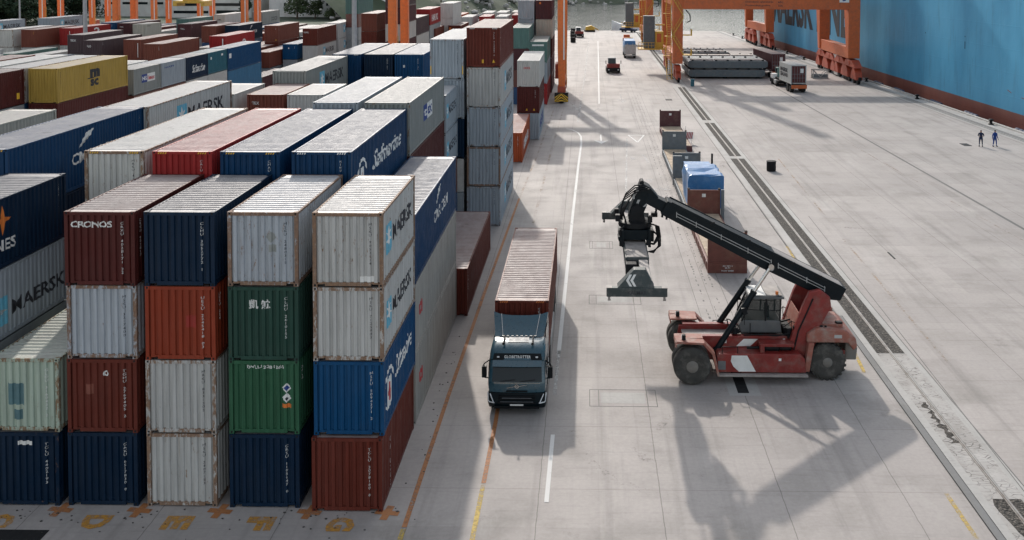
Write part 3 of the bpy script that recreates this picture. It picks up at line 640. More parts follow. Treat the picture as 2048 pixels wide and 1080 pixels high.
# left block: around the mustard container
M_ = 'containers in the left middle block'
C(-37.0, 46.2, 4.56, R40, HC, 'maroon', .2, 'maroon container under the mustard yellow one', [], M_)
C(-37.0, 46.2, 7.46, R40, HC, 'mustard', .1, 'mustard yellow container with black stacked lettering', [('MSC',),('idL','black','MSCU 770')], M_)
C(-39.6, 33.7, 7.46, R40, HC, 'maroon', .1, 'dark red container with a yellow sticker left of the mustard one', [('idR','white','TGHU 8'),('sq','R','yellow',11.2,.5,.35,.5)], M_)
C(-39.75, 46.3, 7.46, R40, HC, 'lgrey', .6, 'rusty grey container end squeezed between the dark red and mustard ones', [], M_)
C(-37.9, 61.5, 6.07, R20, STD, 'dgrey', .3, 'short grey container with a blue and red logo panel', [('tex',.28,.5,'navy','white','NS','lines','red')], M_)
C(-37.9, 67.7, 6.07, R20, STD, 'cool', .15, 'short light grey blue container right of the one with the blue and red logo', [('t','R','navy','HANJIN',.8,1.9,2.2,.25)], M_)
C(-37.9, 73.9, 6.07, R20, STD, 'navy', .1, 'short navy container with white script', [('t','R','white','Safmarine',1.6,.7,3.6,.9,.01,.4)], M_)
C(-37.9, 80.1, 6.07, R20, STD, 'teal', .3, 'short dark teal container with a white sticker', [('sq','R','white',.8,1.7,.4,.3),('sq','R','white',4.2,1.9,.6,.25)], M_)
C(-37.9, 86.5, 2.87, R40, HC, 'sky', .05, 'lower of two plain medium blue containers', [], M_)
C(-37.9, 86.5, 5.77, R40, HC, 'blue2', .05, 'upper of two plain medium blue containers', [('sq','R','white',.4,1.6,.7,.6)], M_)
for R_, Y_, L_, cl, lb in (
        (-40.9, 58.8, R40, 'offwhite', 'long white roof left beyond the mustard container'), (-42.9, 46.4, R40, 'offwhite', 'long white roof left of the rusty grey end'), (-43.9, 58.8, R40, 'white', 'long off white roof in the left block, second row back'),
        (-46.0, 46.4, R40, 'rust', 'long pinkish brown roof at the left edge'), (-46.9, 58.8, R40, 'lgrey', 'long light grey roof at the left, beyond the pinkish one'), (-49.1, 46.4, R40, 'offwhite', 'long white roof furthest left beside the pinkish one')):
    C(R_, Y_, 7.77 if Y_ < 55 else 6.07, L_, STD, cl, .25, lb, [], M_)
C(-53.0, 52.8, 7.77, R40, STD, 'lgrey', .3, 'grey container with black lettering low at the left edge', [('t','R','black','MAERSK',5.5,.5,6,.9,.03)], M_)
# far block
H_ = 'containers in the far left block'
def far(R_, Y_, cl, lb, spec=(), z=7.46, L=R40, H=HC, ru=.15):
    if R_ < -29.5 and z in (7.46, 7.77, 4.56, 5.17): R_, Y_, z = 6.997+(R_-6.997)*1.2, -32.53+(Y_+32.53)*1.2, {7.46: 5.77, 7.77: 6.07, 4.56: 2.87, 5.17: 3.45}[z]
    C(R_, Y_, z, L, H, cl, ru, lb, spec, H_)
far(-39.75, 72, 'rust', 'brown container just behind the short grey and navy containers', [('id','white','TGHU')])
far(-37.4, 84.4, 'red', 'bright red container with a white stripe on its end, left of the medium blue pair', [('sq','F','white',1.9,.5,.14,2.0,'stripe'),('t','R','white','2',7,.8,1.5,1.2)])
far(-45.0, 78.2, 'rust', 'brown container with a white code stripe right of the two purple brown ones', [('sq','F','white',1.95,.4,.08,2.0,'stripe')])
far(-49.0, 77, 'purple', 'purple brown container with white letters, nearer of two', [('t','F','white','FLO',.4,1.9,.6,.3),('idL','white','TEX')])
far(-55.6, 85.6, 'purple', 'purple brown container with white letters, further of two', [('t','F','white','TEX',.4,1.9,.9,.3)])
far(-63.8, 98.6, 'red', 'red container with a vertical white code at the upper left', [('sq','F','white',1.6,.9,.12,1.5,'stripe'),('t','R','white','2',6.5,1.2,2,1.4)])
far(-67.0, 95, 'rust', 'brown container atop a white one beside the red one at the upper left', [('id','yellow','TEX')])
far(-70.0, 94.8, 'white', 'rusty white container left of the brown one at the upper left', [], ru=.6)
far(-67.0, 95, 'lgrey', 'grey container with black letters and a blue star square under the brown one', [('M','MAERSK')], z=4.56)
far(-63.8, 98.6, 'white', 'white container under the red one at the upper left', [], z=4.56)
far(-70.0, 94.8, 'white', 'white container under the rusty white one at the upper left', [], z=4.56)
far(-84.3, 111.6, 'cool', 'grey container with black lettering at the far left corner', [('M','MAERSK')])
far(-81.4, 123.9, 'cool', 'grey container with black lettering and star square below the orange crane legs', [('M','MAERSK')])
far(-65.0, 112.2, 'blue2', 'blue container with a pale roof right of the grey ones at the far left', [('id','white','CMA')])
far(-61.7, 110.6, 'plum', 'plum brown container between a blue and a beige one', [('t','F','white','TEX',.4,2.1,.7,.2)])
far(-58.4, 108.6, 'beige', 'short beige container right of the plum one', [('t','R','black','HANJIN',.5,2.1,1.2,.2)], L=R20, H=STD, z=7.77)
far(-51.9, 109, 'plum', 'plum container with small white letters in the middle of the far block', [('t','F','white','TAL',.5,1.9,.8,.25),('idL','white','TEX')])
far(-58.0, 122.7, 'gteal', 'pale grey green container with dark letters in the far block', [('t','R','black','HANJIN',4,1.0,6,.9,.02)])
far(-57.8, 138, 'white', 'white container with a small dark mark below the middle crane legs', [('t','F','black','CMA',.7,1.6,.9,.3)])
far(-46.5, 104.5, 'rust', 'brown container left of the navy one with a white swoosh')
far(-43.6, 105.8, 'navy', 'navy container with white letters and swoosh in the far block', [('CMA',)])
far(-37.9, 106, 'rust', 'brown container with white code stripes, upper of two, right of the navy one', [('id','white','TEX'),('idL','white','TEXX'),('tri','F',1.9,.3)])
far(-37.9, 106, 'brown', 'brown container under the one with white code stripes', [], z=4.56)
far(-30.5, 99.8, 'brown', 'red brown container with white letters atop a grey one', [('t','F','white','OAL',.25,2.1,.8,.28),('idL','white','TEX')], ru=.1)
far(-30.5, 99.8, 'lgrey', 'grey container with black letters under the red brown one', [('M','MAERSK')], z=4.56)
far(-30.8, 112.4, 'lgrey', 'grey container with bold black letters right of the red brown one', [('M','MAERSK')])
far(-30.8, 112.4, 'lgrey', 'grey container under the one with bold black letters', [('M','MAERSK')], z=4.56)
far(-33.3, 99.8, 'blue2', 'small bright blue container end below the brown stack', [('id','white','CMA'),('sq','F','white',.9,1.8,.2,.2)], z=5.17, H=STD)
far(-54.5, 148, 'dgrey', 'grey container with dark letters right of the middle crane legs', [('t','R','black','COSCO',6,.6,4.5,.9,.02)])
far(-36.0, 147, 'gteal', 'sea green container high on a stack beside the grey light mast', [], z=10.1)
far(-20.9, 111, 'plum', 'brown container below the white one beside the orange crane leg', [], z=5.1, H=STD)
far(-20.9, 111, 'white', 'white container end beside the orange crane leg', [('sq','R','black',1,1.9,.3,.3)], z=7.7, H=STD)
far(-20.9, 111, 'plum', 'brown container above the white one beside the orange crane leg', [], z=10.3, H=STD)
far(-20.9, 111, 'purple', 'brown container topping the stack beside the orange crane leg', [], z=12.9, H=STD)
far(-20.9, 124, 'purple', 'grey brown container further back in the stack beside the orange crane leg', [], z=7.7)
far(-20.9, 137, 'red', 'red container with white letters behind the brown stack', [('t','R','white','HAMBURG',2,.6,7,1.2)], z=8.6)
far(-18.9, 152, 'offwhite', 'tall white container end at the water, lower of two', [], z=6.2)
far(-18.9, 152, 'offwhite', 'tall white container end at the water, upper of two', [], z=9.1)
far(-26.2, 118, 'rust', 'brown container right of the grey light mast, upper of two', [], z=8.7)
far(-26.2, 118, 'brown', 'brown container right of the grey light mast, lower of two', [], z=5.8)
far(-26.2, 130.6, 'navy', 'navy container behind the brown pair right of the light mast', [], z=5.8)
far(-20.6, 141.5, 'rust', 'brown container with a white code far behind the blue row', [('id','white','TEX')], z=4.87)
far(-17.3, 151, 'brown', 'brown container with an orange sticker far behind the tall stack', [('sq','F','orange',.2,2.0,.4,.5)], z=4.87)
far(-14.3, 146, 'lgrey', 'white container with a pale roof far behind the tall stack', [], z=4.4)
far(-22.6, 194, 'bright', 'orange container at the far end of the yard by the water', [], z=4.87)
far(-19.0, 183, 'lgrey', 'grey container right of the orange one at the far end of the yard', [], z=4.87)
far(-15.2, 185, 'red', 'red container with a pale roof at the far end of the yard', [], z=4.87)
far(-11.4, 185.5, 'lgrey', 'white container between two red ones at the far end of the yard', [], z=4.87)
far(-8.3, 193, 'red', 'red container with a white stripe at the far end of the yard', [('sq','F','white',1.9,.3,.15,2.0,'stripe')], z=4.87)
for i, (x, y, cl) in enumerate(((-13.2, 206, 'offwhite'), (-9.6, 208, 'beige'), (-16.6, 204, 'white'), (-5.5, 198, 'rust'))):
    far(x, y, cl, ('cream roofed container in the last row before the water, second from the right', 'pale container in the last row, right of the cream roofed one', 'white container in the last row, left of the cream roofed one', 'brown container at the right end of the last rows before the water')[i], [], z=4.87)
# low rows that fill the block
placed = [(o.location.x+CW/2, o.location.y, o.location.z) for o in COL.objects if o.name.startswith('shipping_container')]
LEN = {}
rf_ = random.Random(11)
low = []
KEEP = None
idx = 0
for R_ in [-41.0-3.1*k for k in range(17)]:
    for Y_ in [34+12.35*k for k in range(13)]:
        idx += 1
        cl = rf_.choice(['rust','maroon','lgrey','white','blue','cool','beige','plum','brown','navy','orange','dgrey','gteal','white'])
        z = rf_.choice([2.9, 3.3, 2.6, 2.6, 0.0])
        if any(abs(R_-a) < 2.5 and -12.3 < Y_-b_ < 12.3 for a, b_, c_ in placed): continue
        low.append((idx, R_, Y_, z, cl))
for idx, R_, Y_, z, cl in low:
    if KEEP is not None and idx not in KEEP: continue
    C(R_, Y_, z, R40, STD, cl, .2, 'distant container in the lower rows of the crowded far yard', [], 'low rows of the far yard')
# the hidden tiers below: one mass
st = {}
for o in [o for o in COL.objects if o.name.startswith('shipping_container')]:
    k = KEY_OF[o.name]
    st.setdefault(k, []).append(o)
b_ = MB()
for k, L_ in st.items():
    zz = min(o.location.z for o in L_); o = L_[0]
    if zz < 0.5: continue
    ln = max(v.co.y for v in FRAME_OF[o.name].vertices) if 'FRAME_OF' in globals() else 12.19
    n = max(1, round(zz/2.6)); h = zz/n; y0 = o.location.y
    for i in range(n): b_.box(o.location.x-1.19, o.location.x+1.19, y0+.03, y0+ln-.03, i*h, (i+1)*h-.05, rf_.randrange(4))
for nm, cl in (('base_grey', (.25, .27, .28)), ('base_blue', (.01, .05, .13)), ('base_brown', (.12, .04, .03)), ('base_white', (.4, .4, .38))): plain(nm, cl, 0.5)
o = b_.build('lower_container_tiers', ['base_grey', 'base_blue', 'base_brown', 'base_white']); tag(o, kind='stuff')
# ---------------------------------------------------------------- ground, rails, markings, water, shore
def qx(y, off=0.0): return 54.4-0.0505*(y-134)+off            # the quay edge runs slightly askew to the yard
b_ = MB()
b_.prism([(-420, -70), (qx(-70), -70), (qx(257), 257), (-46, 257), (-60, 330), (-120, 420), (-420, 420)], -4.5, 0.0, 'z')
o = b_.build('quay', 'concrete'); o['kind'] = 'structure'
b_ = MB().add([(-3000, 200, -2.4), (3000, 200, -2.4), (3000, 5000, -2.4), (-3000, 5000, -2.4)], [(0, 1, 2, 3)])
b_.add([(40, -400, -2.4), (3000, -400, -2.4), (3000, 200, -2.4), (40, 200, -2.4)], [(0, 1, 2, 3)])
o = b_.build('water', 'water'); o['kind'] = 'structure'
sheet('yard_pavement', [(-60, -60), (0.95, -60), (0.95, 99), (2.2, 255), (-60, 255)], 0.004, 'concrete_strip') if False else None
# crane rail nearest the lane: ballast bed, rail, cable channel
def strip(name, x0, x1, y0, y1, z, mat): return sheet(name, [(x0, y0), (x1, y0), (x1, y1), (x0, y1)], z, mat)
strip('rail_bed', 20.75, 22.95, -8, 255, 0.004, 'concrete_strip')
strip('ballast', 21.25, 22.62, 13.9, 62, 0.009, 'gravel'); strip('ballast', 21.35, 22.55, 63.2, 84, 0.009, 'gravel'); strip('ballast', 21.4, 22.5, 86, 119, 0.009, 'gravel'); strip('ballast', 21.4, 22.5, 130, 250, 0.009, 'gravel')
# near end: the slabs beside the rail are broken and the ballast shows in ragged patches
rg = random.Random(4)
def ragged(name, x0, x1, y0, y1, z, mat, seed):
    r_ = random.Random(seed); n = 22; P = []
    for i in range(n+1): P.append((x0+r_.uniform(-.10, .16), y0+(y1-y0)*i/n))
    for i in range(n, -1, -1): P.append((x1+r_.uniform(-.16, .10), y0+(y1-y0)*i/n))
    return sheet(name, P, z, mat)
ragged('ballast', 21.55, 21.84, 5.0, 8.6, 0.009, 'gravel', 1); ragged('ballast', 21.45, 22.55, -8, 1.0, 0.009, 'gravel', 2); strip('broken_slab', 21.24, 22.66, -8, 13.85, 0.0065, 'concrete_crack'); strip('rail_gap', 21.86, 21.905, -8, 13.85, 0.0085, 'concrete_dark'); strip('rail_gap', 21.99, 22.05, -8, 13.85, 0.0085, 'concrete_dark')
strip('cable_channel', 20.60, 20.88, -8, 19, 0.0065, 'channel_grey'); strip('cable_channel', 20.60, 20.68, 19, 118, 0.0065, 'concrete_dark')
strip('channel_edge', 20.555, 20.60, -8, 60, 0.0075, 'dark_void'); strip('channel_edge', 20.88, 20.905, -8, 19, 0.0115, 'dark_void'); strip('channel_kerb', 20.88, 21.18, -8, 30, 0.0105, 'concrete_strip')
for nm, x in (('crane_rail', 21.95),):
    b_ = MB(); b_.box(x-.035, x+.035, -8, 252, 0.0, 0.07); b_.box(x-.075, x+.075, -8, 252, 0.0, 0.025); o = b_.build(nm, 'steel_rail'); o['kind'] = 'structure'
b_ = MB(); b_.box(22.95, 23.0, -8, 250, 0.0, .006); o = b_.build('rail_bed_joint', 'concrete_dark'); o['kind'] = 'structure'
# waterside rail in a dark trough along the quay edge
def edge(name, o0, o1, z, mat, y0=-60, y1=256): return sheet(name, [(qx(y0, o0), y0), (qx(y0, o1), y0), (qx(y1, o1), y1), (qx(y1, o0), y1)], z, mat)
edge('quay_apron', -3.0, -0.02, 0.004, 'concrete_strip'); edge('rail_trough', -2.75, -1.75, 0.0085, 'concrete_dark'); edge('rail_trough_edge', -2.55, -2.4, 0.012, 'concrete_strip'); edge('crane_rail', -2.15, -2.02, 0.016, 'steel_rail'); edge('quay_drain', -3.5, -3.42, 0.0085, 'concrete_dark')
b_ = MB(); b_.prism([(qx(-60, -.35), -60), (qx(-60, .0), -60), (qx(256, .0), 256), (qx(256, -.35), 256)], 0, .18, 'z'); o = b_.build('quay_kerb', 'concrete_strip', bevel=.03); o['kind'] = 'structure'
# long drain slot in the apron
sheet('drain_slot', [(38.75, 30), (39.02, 30), (36.98, 122), (36.78, 122)], 0.005, 'concrete_dark')
sheet('slab_joint', [(22.62, -5), (22.66, -5), (23.95, 40), (23.90, 40)], 0.0055, 'concrete_dark')
# inspection pits in the lane
def pit(x0, y0, x1, y1, k):
    b_ = MB(); w = .035; z = .006
    for a in ((x0, x1, y0, y0+w), (x0, x1, y1-w, y1), (x0, x0+w, y0+w, y1-w), (x1-w, x1, y0+w, y1-w)): b_.box(*a, 0, z)
    for f in (.14, .86): xx = x0+(x1-x0)*f; b_.box(xx-.015, xx+.015, y0+w, y1-w, 0, z-.001)
    o = b_.build('pit_frame', 'concrete_dark'); o['kind'] = 'structure'
    sheet('pit_cover', [(x0+.5, y0+.3), (x1-.5, y0+.3), (x1-.5, y1-.3), (x0+.5, y1-.3)], .0045, 'concrete_strip')
pit(7.15, 7.95, 10.1, 9.6, 0); pit(7.15, 20.5, 10.1, 22.0, 1); pit(7.2, 31.2, 8.8, 32.9, 2)
for y in (9.35,): strip('drain_grate', 13.75, 14.25, y, y+2.3, 0.006, 'dark_void'); strip('grate_frame', 13.35, 14.75, y-.25, y+2.6, 0.0035, 'concrete_strip')
strip('drain_grate', -14.4, -10.9, -2.05, -1.45, .006, 'dark_void')
for x, y, w in ((18.3, 104.5, .9), (47.3, 70.2, .8), (27, 30, .1)):
    o = MB().box(x, x+w, y-.7, y+.7, 0, .03).build('manhole_cover', 'black_metal'); o['kind'] = 'structure'
# tyre tracks pressed into the lane beside the flat racks
b_ = MB(); rg = random.Random(8)
for x in (13.62, 14.1, 14.45):
    y = 18.0
    while y < 110:
        l = rg.uniform(.12, .4)
        if rg.random() < .75: b_.box(x+rg.uniform(-.03, .03), x+rg.uniform(.03, .1), y, y+l, 0, .004)
        y += l+rg.uniform(.15, .5)
o = b_.build('rail_groove', 'concrete_dark'); o['kind'] = 'structure'
for x in (13.2, 14.95): strip('slab_joint', x, x+.03, 14, 112, .0042, 'concrete_dark')
# paint
MK = 0.0125
def curve_line(name, pts, w, mat, z=MK):
    v, f = stroke(pts, w); b_ = MB(); b_.add([(x, y, z) for x, y in v], [tuple(q) for q in f]); o = b_.build(name, mat); o['kind'] = 'structure'; return o
curve_line('lane_marking', [(5.66, 13.5), (5.75, 22), (5.95, 40), (6.2, 58), (6.42, 70), (6.35, 74.0), (6.0, 76.6), (5.3, 78.4), (4.6, 79.2)], .2, 'road_white')
for a, c in ((5.62, .5), (5.62, 9.0)): curve_line('lane_marking', [(a, c), (a+.05, c+4.9)], .16, 'road_white' if c < 5 else 'road_faint')
curve_line('lane_marking', [(5.9, 84), (6.7, 140), (7.4, 215)], .22, 'road_faint'); curve_line('lane_marking', [(8.7, 100), (9.2, 150), (9.8, 215)], .2, 'road_white')
curve_line('lane_marking', [(10.3, 47), (11.3, 69.5), (11.45, 73)], .16, 'road_faint'); curve_line('lane_marking', [(8.7, 96), (7.6, 92), (4.9, 90)], .18, 'road_faint')
curve_line('lane_marking', [(4.7, 101), (6.2, 92), (8.4, 86)], .2, 'road_faint')
curve_line('orange_line', [(0.86, -4), (0.9, -1.2)], .17, 'road_yellow'); curve_line('orange_line', [(0.9, -1.1), (0.95, 9), (1.1, 22), (1.5, 45)], .17, 'road_orange'); curve_line('orange_line', [(1.5, 45), (2.0, 62), (2.6, 95)], .17, 'road_palor')
curve_line('orange_line', [(3.27, -4), (3.27, 1.6)], .17, 'road_yellow'); curve_line('orange_line', [(3.27, 1.7), (3.26, 6.4), (3.2, 9.5)], .17, 'road_orange'); curve_line('orange_line', [(3.0, 32), (3.3, 62), (3.9, 98)], .2, 'road_palor')
for a in ((19.93, -3.5, 19.95, 1.3), (19.98, 11.6, 20.25, 14.6), (20.15, 18, 20.6, 32)): curve_line('yellow_line', [(a[0], a[1]), (a[2], a[3])], .17, 'road_yellow')
for a in ((37.6, 30, 36.6, 45), (36.4, 50, 35.3, 72), (24.3, 12, 24.9, 34), (25.2, 40, 26, 62)): curve_line('yellow_line', [(a[0], a[1]), (a[2], a[3])], .14, 'road_palor')
def ground_poly(name, vf, mat, x, y, rot=0.0, z=MK):
    v, f = vf; c, s_ = math.cos(rad(rot)), math.sin(rad(rot)); b_ = MB(); [b_.add([(x+c*v[i][0]-s_*v[i][1], y+s_*v[i][0]+c*v[i][1], z+.0007*(k % 7)) for i in q], [tuple(range(len(q)))]) for k, q in enumerate(f)]; o = b_.build(name, mat); o['kind'] = 'structure'
ground_poly('arrow_marking', join(stroke([(8.57, 71.2), (8.57, 75.3)], .16), poly((8.57, 69.6), (9.35, 71.6), (8.57, 71.1), (7.8, 71.6))), 'road_white', 0, 0)
ground_poly('triangle_marking', join(stroke([(11.65, 75), (13.5, 75)], .3), stroke([(11.7, 75), (12.5, 70.6)], .16), stroke([(13.45, 75), (12.5, 70.6)], .16)), 'road_white', 0, 0)
ground_poly('arrow_marking', join(stroke([(11.6, 61.4), (12.1, 62.2), (12.9, 61.5), (13.0, 59.6)], .2), poly((11.4, 60.6), (11.9, 61.9), (11.3, 62.6)), stroke([(12.9, 61.5), (12.7, 63.6)], .2)), 'road_faint', 0, 0)
ground_poly('arrow_marking', join(stroke([(12.3, 52.2), (13.0, 52.2)], .3), stroke([(12.65, 51.4), (12.65, 52.2)], .2)), 'road_faint', 0, 0)
ground_poly('word_marking', fit(glyphs('IZLAZ', bold=.02), 0, 0, 2.5, 1.5), 'road_faint', 11.7, 48.4)
ground_poly('arrow_marking', join(stroke([(8.2, 118), (8.2, 124)], .18), poly((8.2, 115), (9, 118.5), (7.4, 118.5))), 'road_faint', 3.8, -14)
for ch, x in zip('CDEFG', (-13.35, -10.1, -7.3, -4.5, -1.75)): ground_poly('bay_letter', fit(glyphs(ch, bold=.06), 0, 0, .82, .95), 'road_letter', x, -.56, -90, .0125)
for x in (-11.2, -8.45, -5.65, -2.55, 0.15): ground_poly('corner_cross', cross(0, 0, .42, .43, .13), 'road_orange', x, -.25, -8)
# litter and crumbs of dirt along the stack foot
b_ = MB(); rg = random.Random(21)
for i in range(90):
    if i < 64: x, y = rg.uniform(-14, 1.6), -.15-abs(rg.gauss(0, .75))
    else: x, y = .35+abs(rg.gauss(0, .35)), rg.uniform(-1, 16)
    s_ = rg.uniform(.015, .045); s_ = s_*2.8 if rg.random() < .06 else s_; n = 6; a0 = rg.random()*6
    P = [(x+s_*rg.uniform(.6, 1.3)*math.cos(a0+k*1.047), y+s_*.8*rg.uniform(.6, 1.3)*math.sin(a0+k*1.047)) for k in range(n)]; b_.prism(P, 0, rg.uniform(.01, .03), 'z')
tag(b_.build('dirt_crumbs', 'crumb'), kind='stuff')
# shore across the basin: rocks, scrub slope
def terrain(name, edge_pts, depth, hgt, mat, seed):
    r_ = random.Random(seed); b_ = MB(); n = len(edge_pts); rows = 6; vs_ = []
    for j in range(rows):
        f = j/(rows-1)
        for (x, y, nx, ny) in edge_pts: vs_.append((x+nx*depth*f, y+ny*depth*f, -2.6+hgt*(f**.7)+r_.uniform(-1, 1)*hgt*.05*(j > 0)))
    b_.add(vs_, [(j*n+i, j*n+i+1, (j+1)*n+i+1, (j+1)*n+i) for j in range(rows-1) for i in range(n-1)]); o = b_.build(name, mat, smooth=True); o['kind'] = 'structure'
shore = [(-75, 300), (-58, 322), (-44, 365), (-30, 425), (-14, 495), (-2, 540), (45, 548), (130, 556), (260, 560), (420, 566), (700, 580)]
def dense(P, step=9.0):
    Q = []
    for a, c in zip(P, P[1:]):
        n = max(1, int(math.dist(a, c)/step))
        for i in range(n): Q.append((a[0]+(c[0]-a[0])*i/n, a[1]+(c[1]-a[1])*i/n))
    return Q+[P[-1]]
ds = dense(shore); ep = []
for i, (x, y) in enumerate(ds):
    a = ds[max(i-1, 0)]; c = ds[min(i+1, len(ds)-1)]; d = Vector((c[0]-a[0], c[1]-a[1])).normalized(); ep.append((x, y, -d.y, d.x))
terrain('shore_slope', ep, 90, 34, 'scrub', 3)
rk = MB(); rg = random.Random(5)
for i in range(900):
    x, y, nx, ny = rg.choice(ep); f = rg.uniform(-2.5, 12); x += nx*f+rg.uniform(-5, 5); y += ny*f+rg.uniform(-5, 5); s_ = rg.uniform(.5, 1.6)
    z = -2.5+max(f, 0)*.55+rg.uniform(0, .8); k0 = len(rk.v); rk.ball((x, y, z), s_*rg.uniform(.8, 1.4), s_*rg.uniform(.8, 1.4), s_*rg.uniform(.5, .9), 6, 4)
    rk.v[k0:] = [(a+rg.uniform(-.25, .25)*s_, b2+rg.uniform(-.25, .25)*s_, c+rg.uniform(-.2, .2)*s_) for a, b2, c in rk.v[k0:]]
tag(rk.build('shore_rocks', 'rock'), kind='stuff')

# high dark hills behind the basin, out of view, shaped for the water's reflection
hp = [(-900, 700), (-500, 640), (-200, 650), (-60, 640), (60, 650), (160, 665), (300, 700), (520, 760), (900, 900)]
b_ = MB(); rg = random.Random(12); prof_ = ((0, 0), (60, 50), (130, 105), (220, 170), (360, 235)); hs_ = (1.0, 1.0, 1.0, 1.0, .55, .06, .06, .15, .3)
vs_ = [(x+rg.uniform(-12, 12), y+d, -3+h*hs_[i]*rg.uniform(.85, 1.15)) for d, h in prof_ for i, (x, y) in enumerate(hp)]; n = len(hp)
b_.add(vs_, [(j*n+i, j*n+i+1, (j+1)*n+i+1, (j+1)*n+i) for j in range(4) for i in range(n-1)]); o = b_.build('unseen_hills', 'hill_green', smooth=True); o['kind'] = 'structure'

sheet('verge', [(-420, 236), (-92, 236), (-70, 262), (-62, 330), (-120, 420), (-420, 420)], 0.006, 'scrub')
# scuff marks left by turning tyres
sc = MB(); rg = random.Random(44)
def scuff(cx, cy, R_, a0, a1, w=.22):
    v, f = ring(0, 0, R_+w/2, R_-w/2, 24, a0, a1); b2 = MB(); b2.add([(cx+p, cy+q, .0032) for p, q in v], [tuple(k) for k in f]); o = b2.build('tyre_scuff', 'scuff'); o['kind'] = 'structure'
for cx, cy, R_, a0, a1 in ((18, 2, 9, 95, 160), (18, 2, 7.2, 100, 150), (9, 24, 11, -60, 10), (9, 24, 9, -50, 5), (26, 24, 14, 100, 165), (26, 24, 12.2, 110, 170), (31, 52, 16, 190, 260), (31, 52, 14, 190, 250), (40, 60, 20, 150, 230), (8, 60, 14, -30, 40), (8, 60, 12, -30, 40), (30, 90, 22, 200, 290), (45, 95, 18, 120, 210), (12, 6, 5.5, 180, 260), (12, 6, 3.6, 180, 260)): scuff(cx, cy, R_, a0, a1, rg.uniform(.25, .45))
# ---------------------------------------------------------------- reach stacker
RS = thing('reach_stacker', 'red reach stacker with a raised dark boom and an empty spreader', 'reach stacker', (15, 12.15, 0), world=True)
YC = 12.15
def wheel(parent, x, y0, y1, R, hub, face, lugs=True):
    yc = (y0+y1)/2; w = y1-y0; r = R*.52
    rim = MB(); rim.lathe([(r*.98, y0+.03), (r*.98, y0+.10), (r*.70, y0+.16), (r*.70, y1-.16), (r*.98, y1-.10), (r*.98, y1-.03)], (x, 0, R), 'y', 28)
    ys = y0 if face < 0 else y1; f = face
    rim.lathe([(hub, ys-f*.16), (hub, ys+f*.00), (hub*.8, ys+f*.03), (hub*.35, ys+f*.035)], (x, 0, R), 'y', 20)
    for k in range(10): a = 2*math.pi*k/10; rim.tube((x+hub*1.32*math.cos(a), ys-f*.12, R+hub*1.32*math.sin(a)), (x+hub*1.32*math.cos(a), ys-f*.05, R+hub*1.32*math.sin(a)), .035, n=6)
    ro = rim.build('wheel', 'rim_grey', parent, smooth=True)
    ty = MB(); ty.lathe([(r, y0+.02), (r*1.25, y0-.012), (R*.90, y0+.02), (R*.965, y0+.07), (R*.985, y0+.13), (R*.985, y1-.13), (R*.965, y1-.07), (R*.90, y1-.02), (r*1.25, y1+.012), (r, y1-.02)], (x, 0, R), 'y', 48)
    if lugs:
        for k in range(22):
            for sgn, off in ((-1, 0), (1, .5)):
                a = 2*math.pi*(k+off)/22; er = Vector((math.cos(a), 0, math.sin(a))); et = Vector((-math.sin(a), 0, math.cos(a)))
                p = Vector((x, yc+sgn*.04, R))+er*(R*.985); q = Vector((x, (y0-.004) if sgn < 0 else (y1+.004), R))+er*(R*.955)+et*.13
                ty.bar(p, q, .10, .075, up=er)
    ty.build('tyre', 'rubber', ro, smooth=True)
for y0, y1, f in ((10.05, 10.60, -1), (10.70, 11.22, -1), (13.08, 13.6, 1), (13.7, 14.25, 1)): wheel(RS, 11.8, y0, y1, .86, .27, f, lugs=False)
for y0, y1, f in ((10.72, 11.30, -1), (13.0, 13.58, 1)): wheel(RS, 18.05, y0, y1, .84, .22, f)
# chassis
b_ = MB()
for s in (-1, 1):
    y0, y1 = (11.28, 11.5) if s < 0 else (12.8, 13.02)
    b_.prism([(11.3, .95), (11.45, 1.72), (16.6, 1.72), (17.4, 1.2), (19.0, 1.2), (19.0, .7), (12.6, .7)], y0, y1)
b_.box(11.25, 12.4, 11.5, 12.8, .55, 1.15); b_.box(17.4, 18.8, 11.5, 12.8, .5, 1.2); b_.box(13, 17.4, 11.5, 12.8, .75, 1.2)
b_.tube((11.8, 10.9, .86), (11.8, 13.4, .86), .26, n=14); b_.tube((18.05, 10.9, .84), (18.05, 13.4, .84), .2, n=12)
b_.build('chassis', 'stacker_red', RS, bevel=.02)
b_ = MB().box(11.55, 16.3, 11.5, 12.8, 1.50, 1.56)
for x in (12.6, 13.9, 15.2): b_.box(x, x+.05, 11.5, 12.8, 1.56, 1.575)
b_.build('deck', 'dusty_sheen_steel', RS, bevel=.01)
for y0, y1 in ((11.25, 11.53), (12.77, 13.05)):
    MB().box(11.6, 16.6, y0, y1, 1.725, 1.83).build('frame_rail', 'stacker_red', RS, bevel=.015)
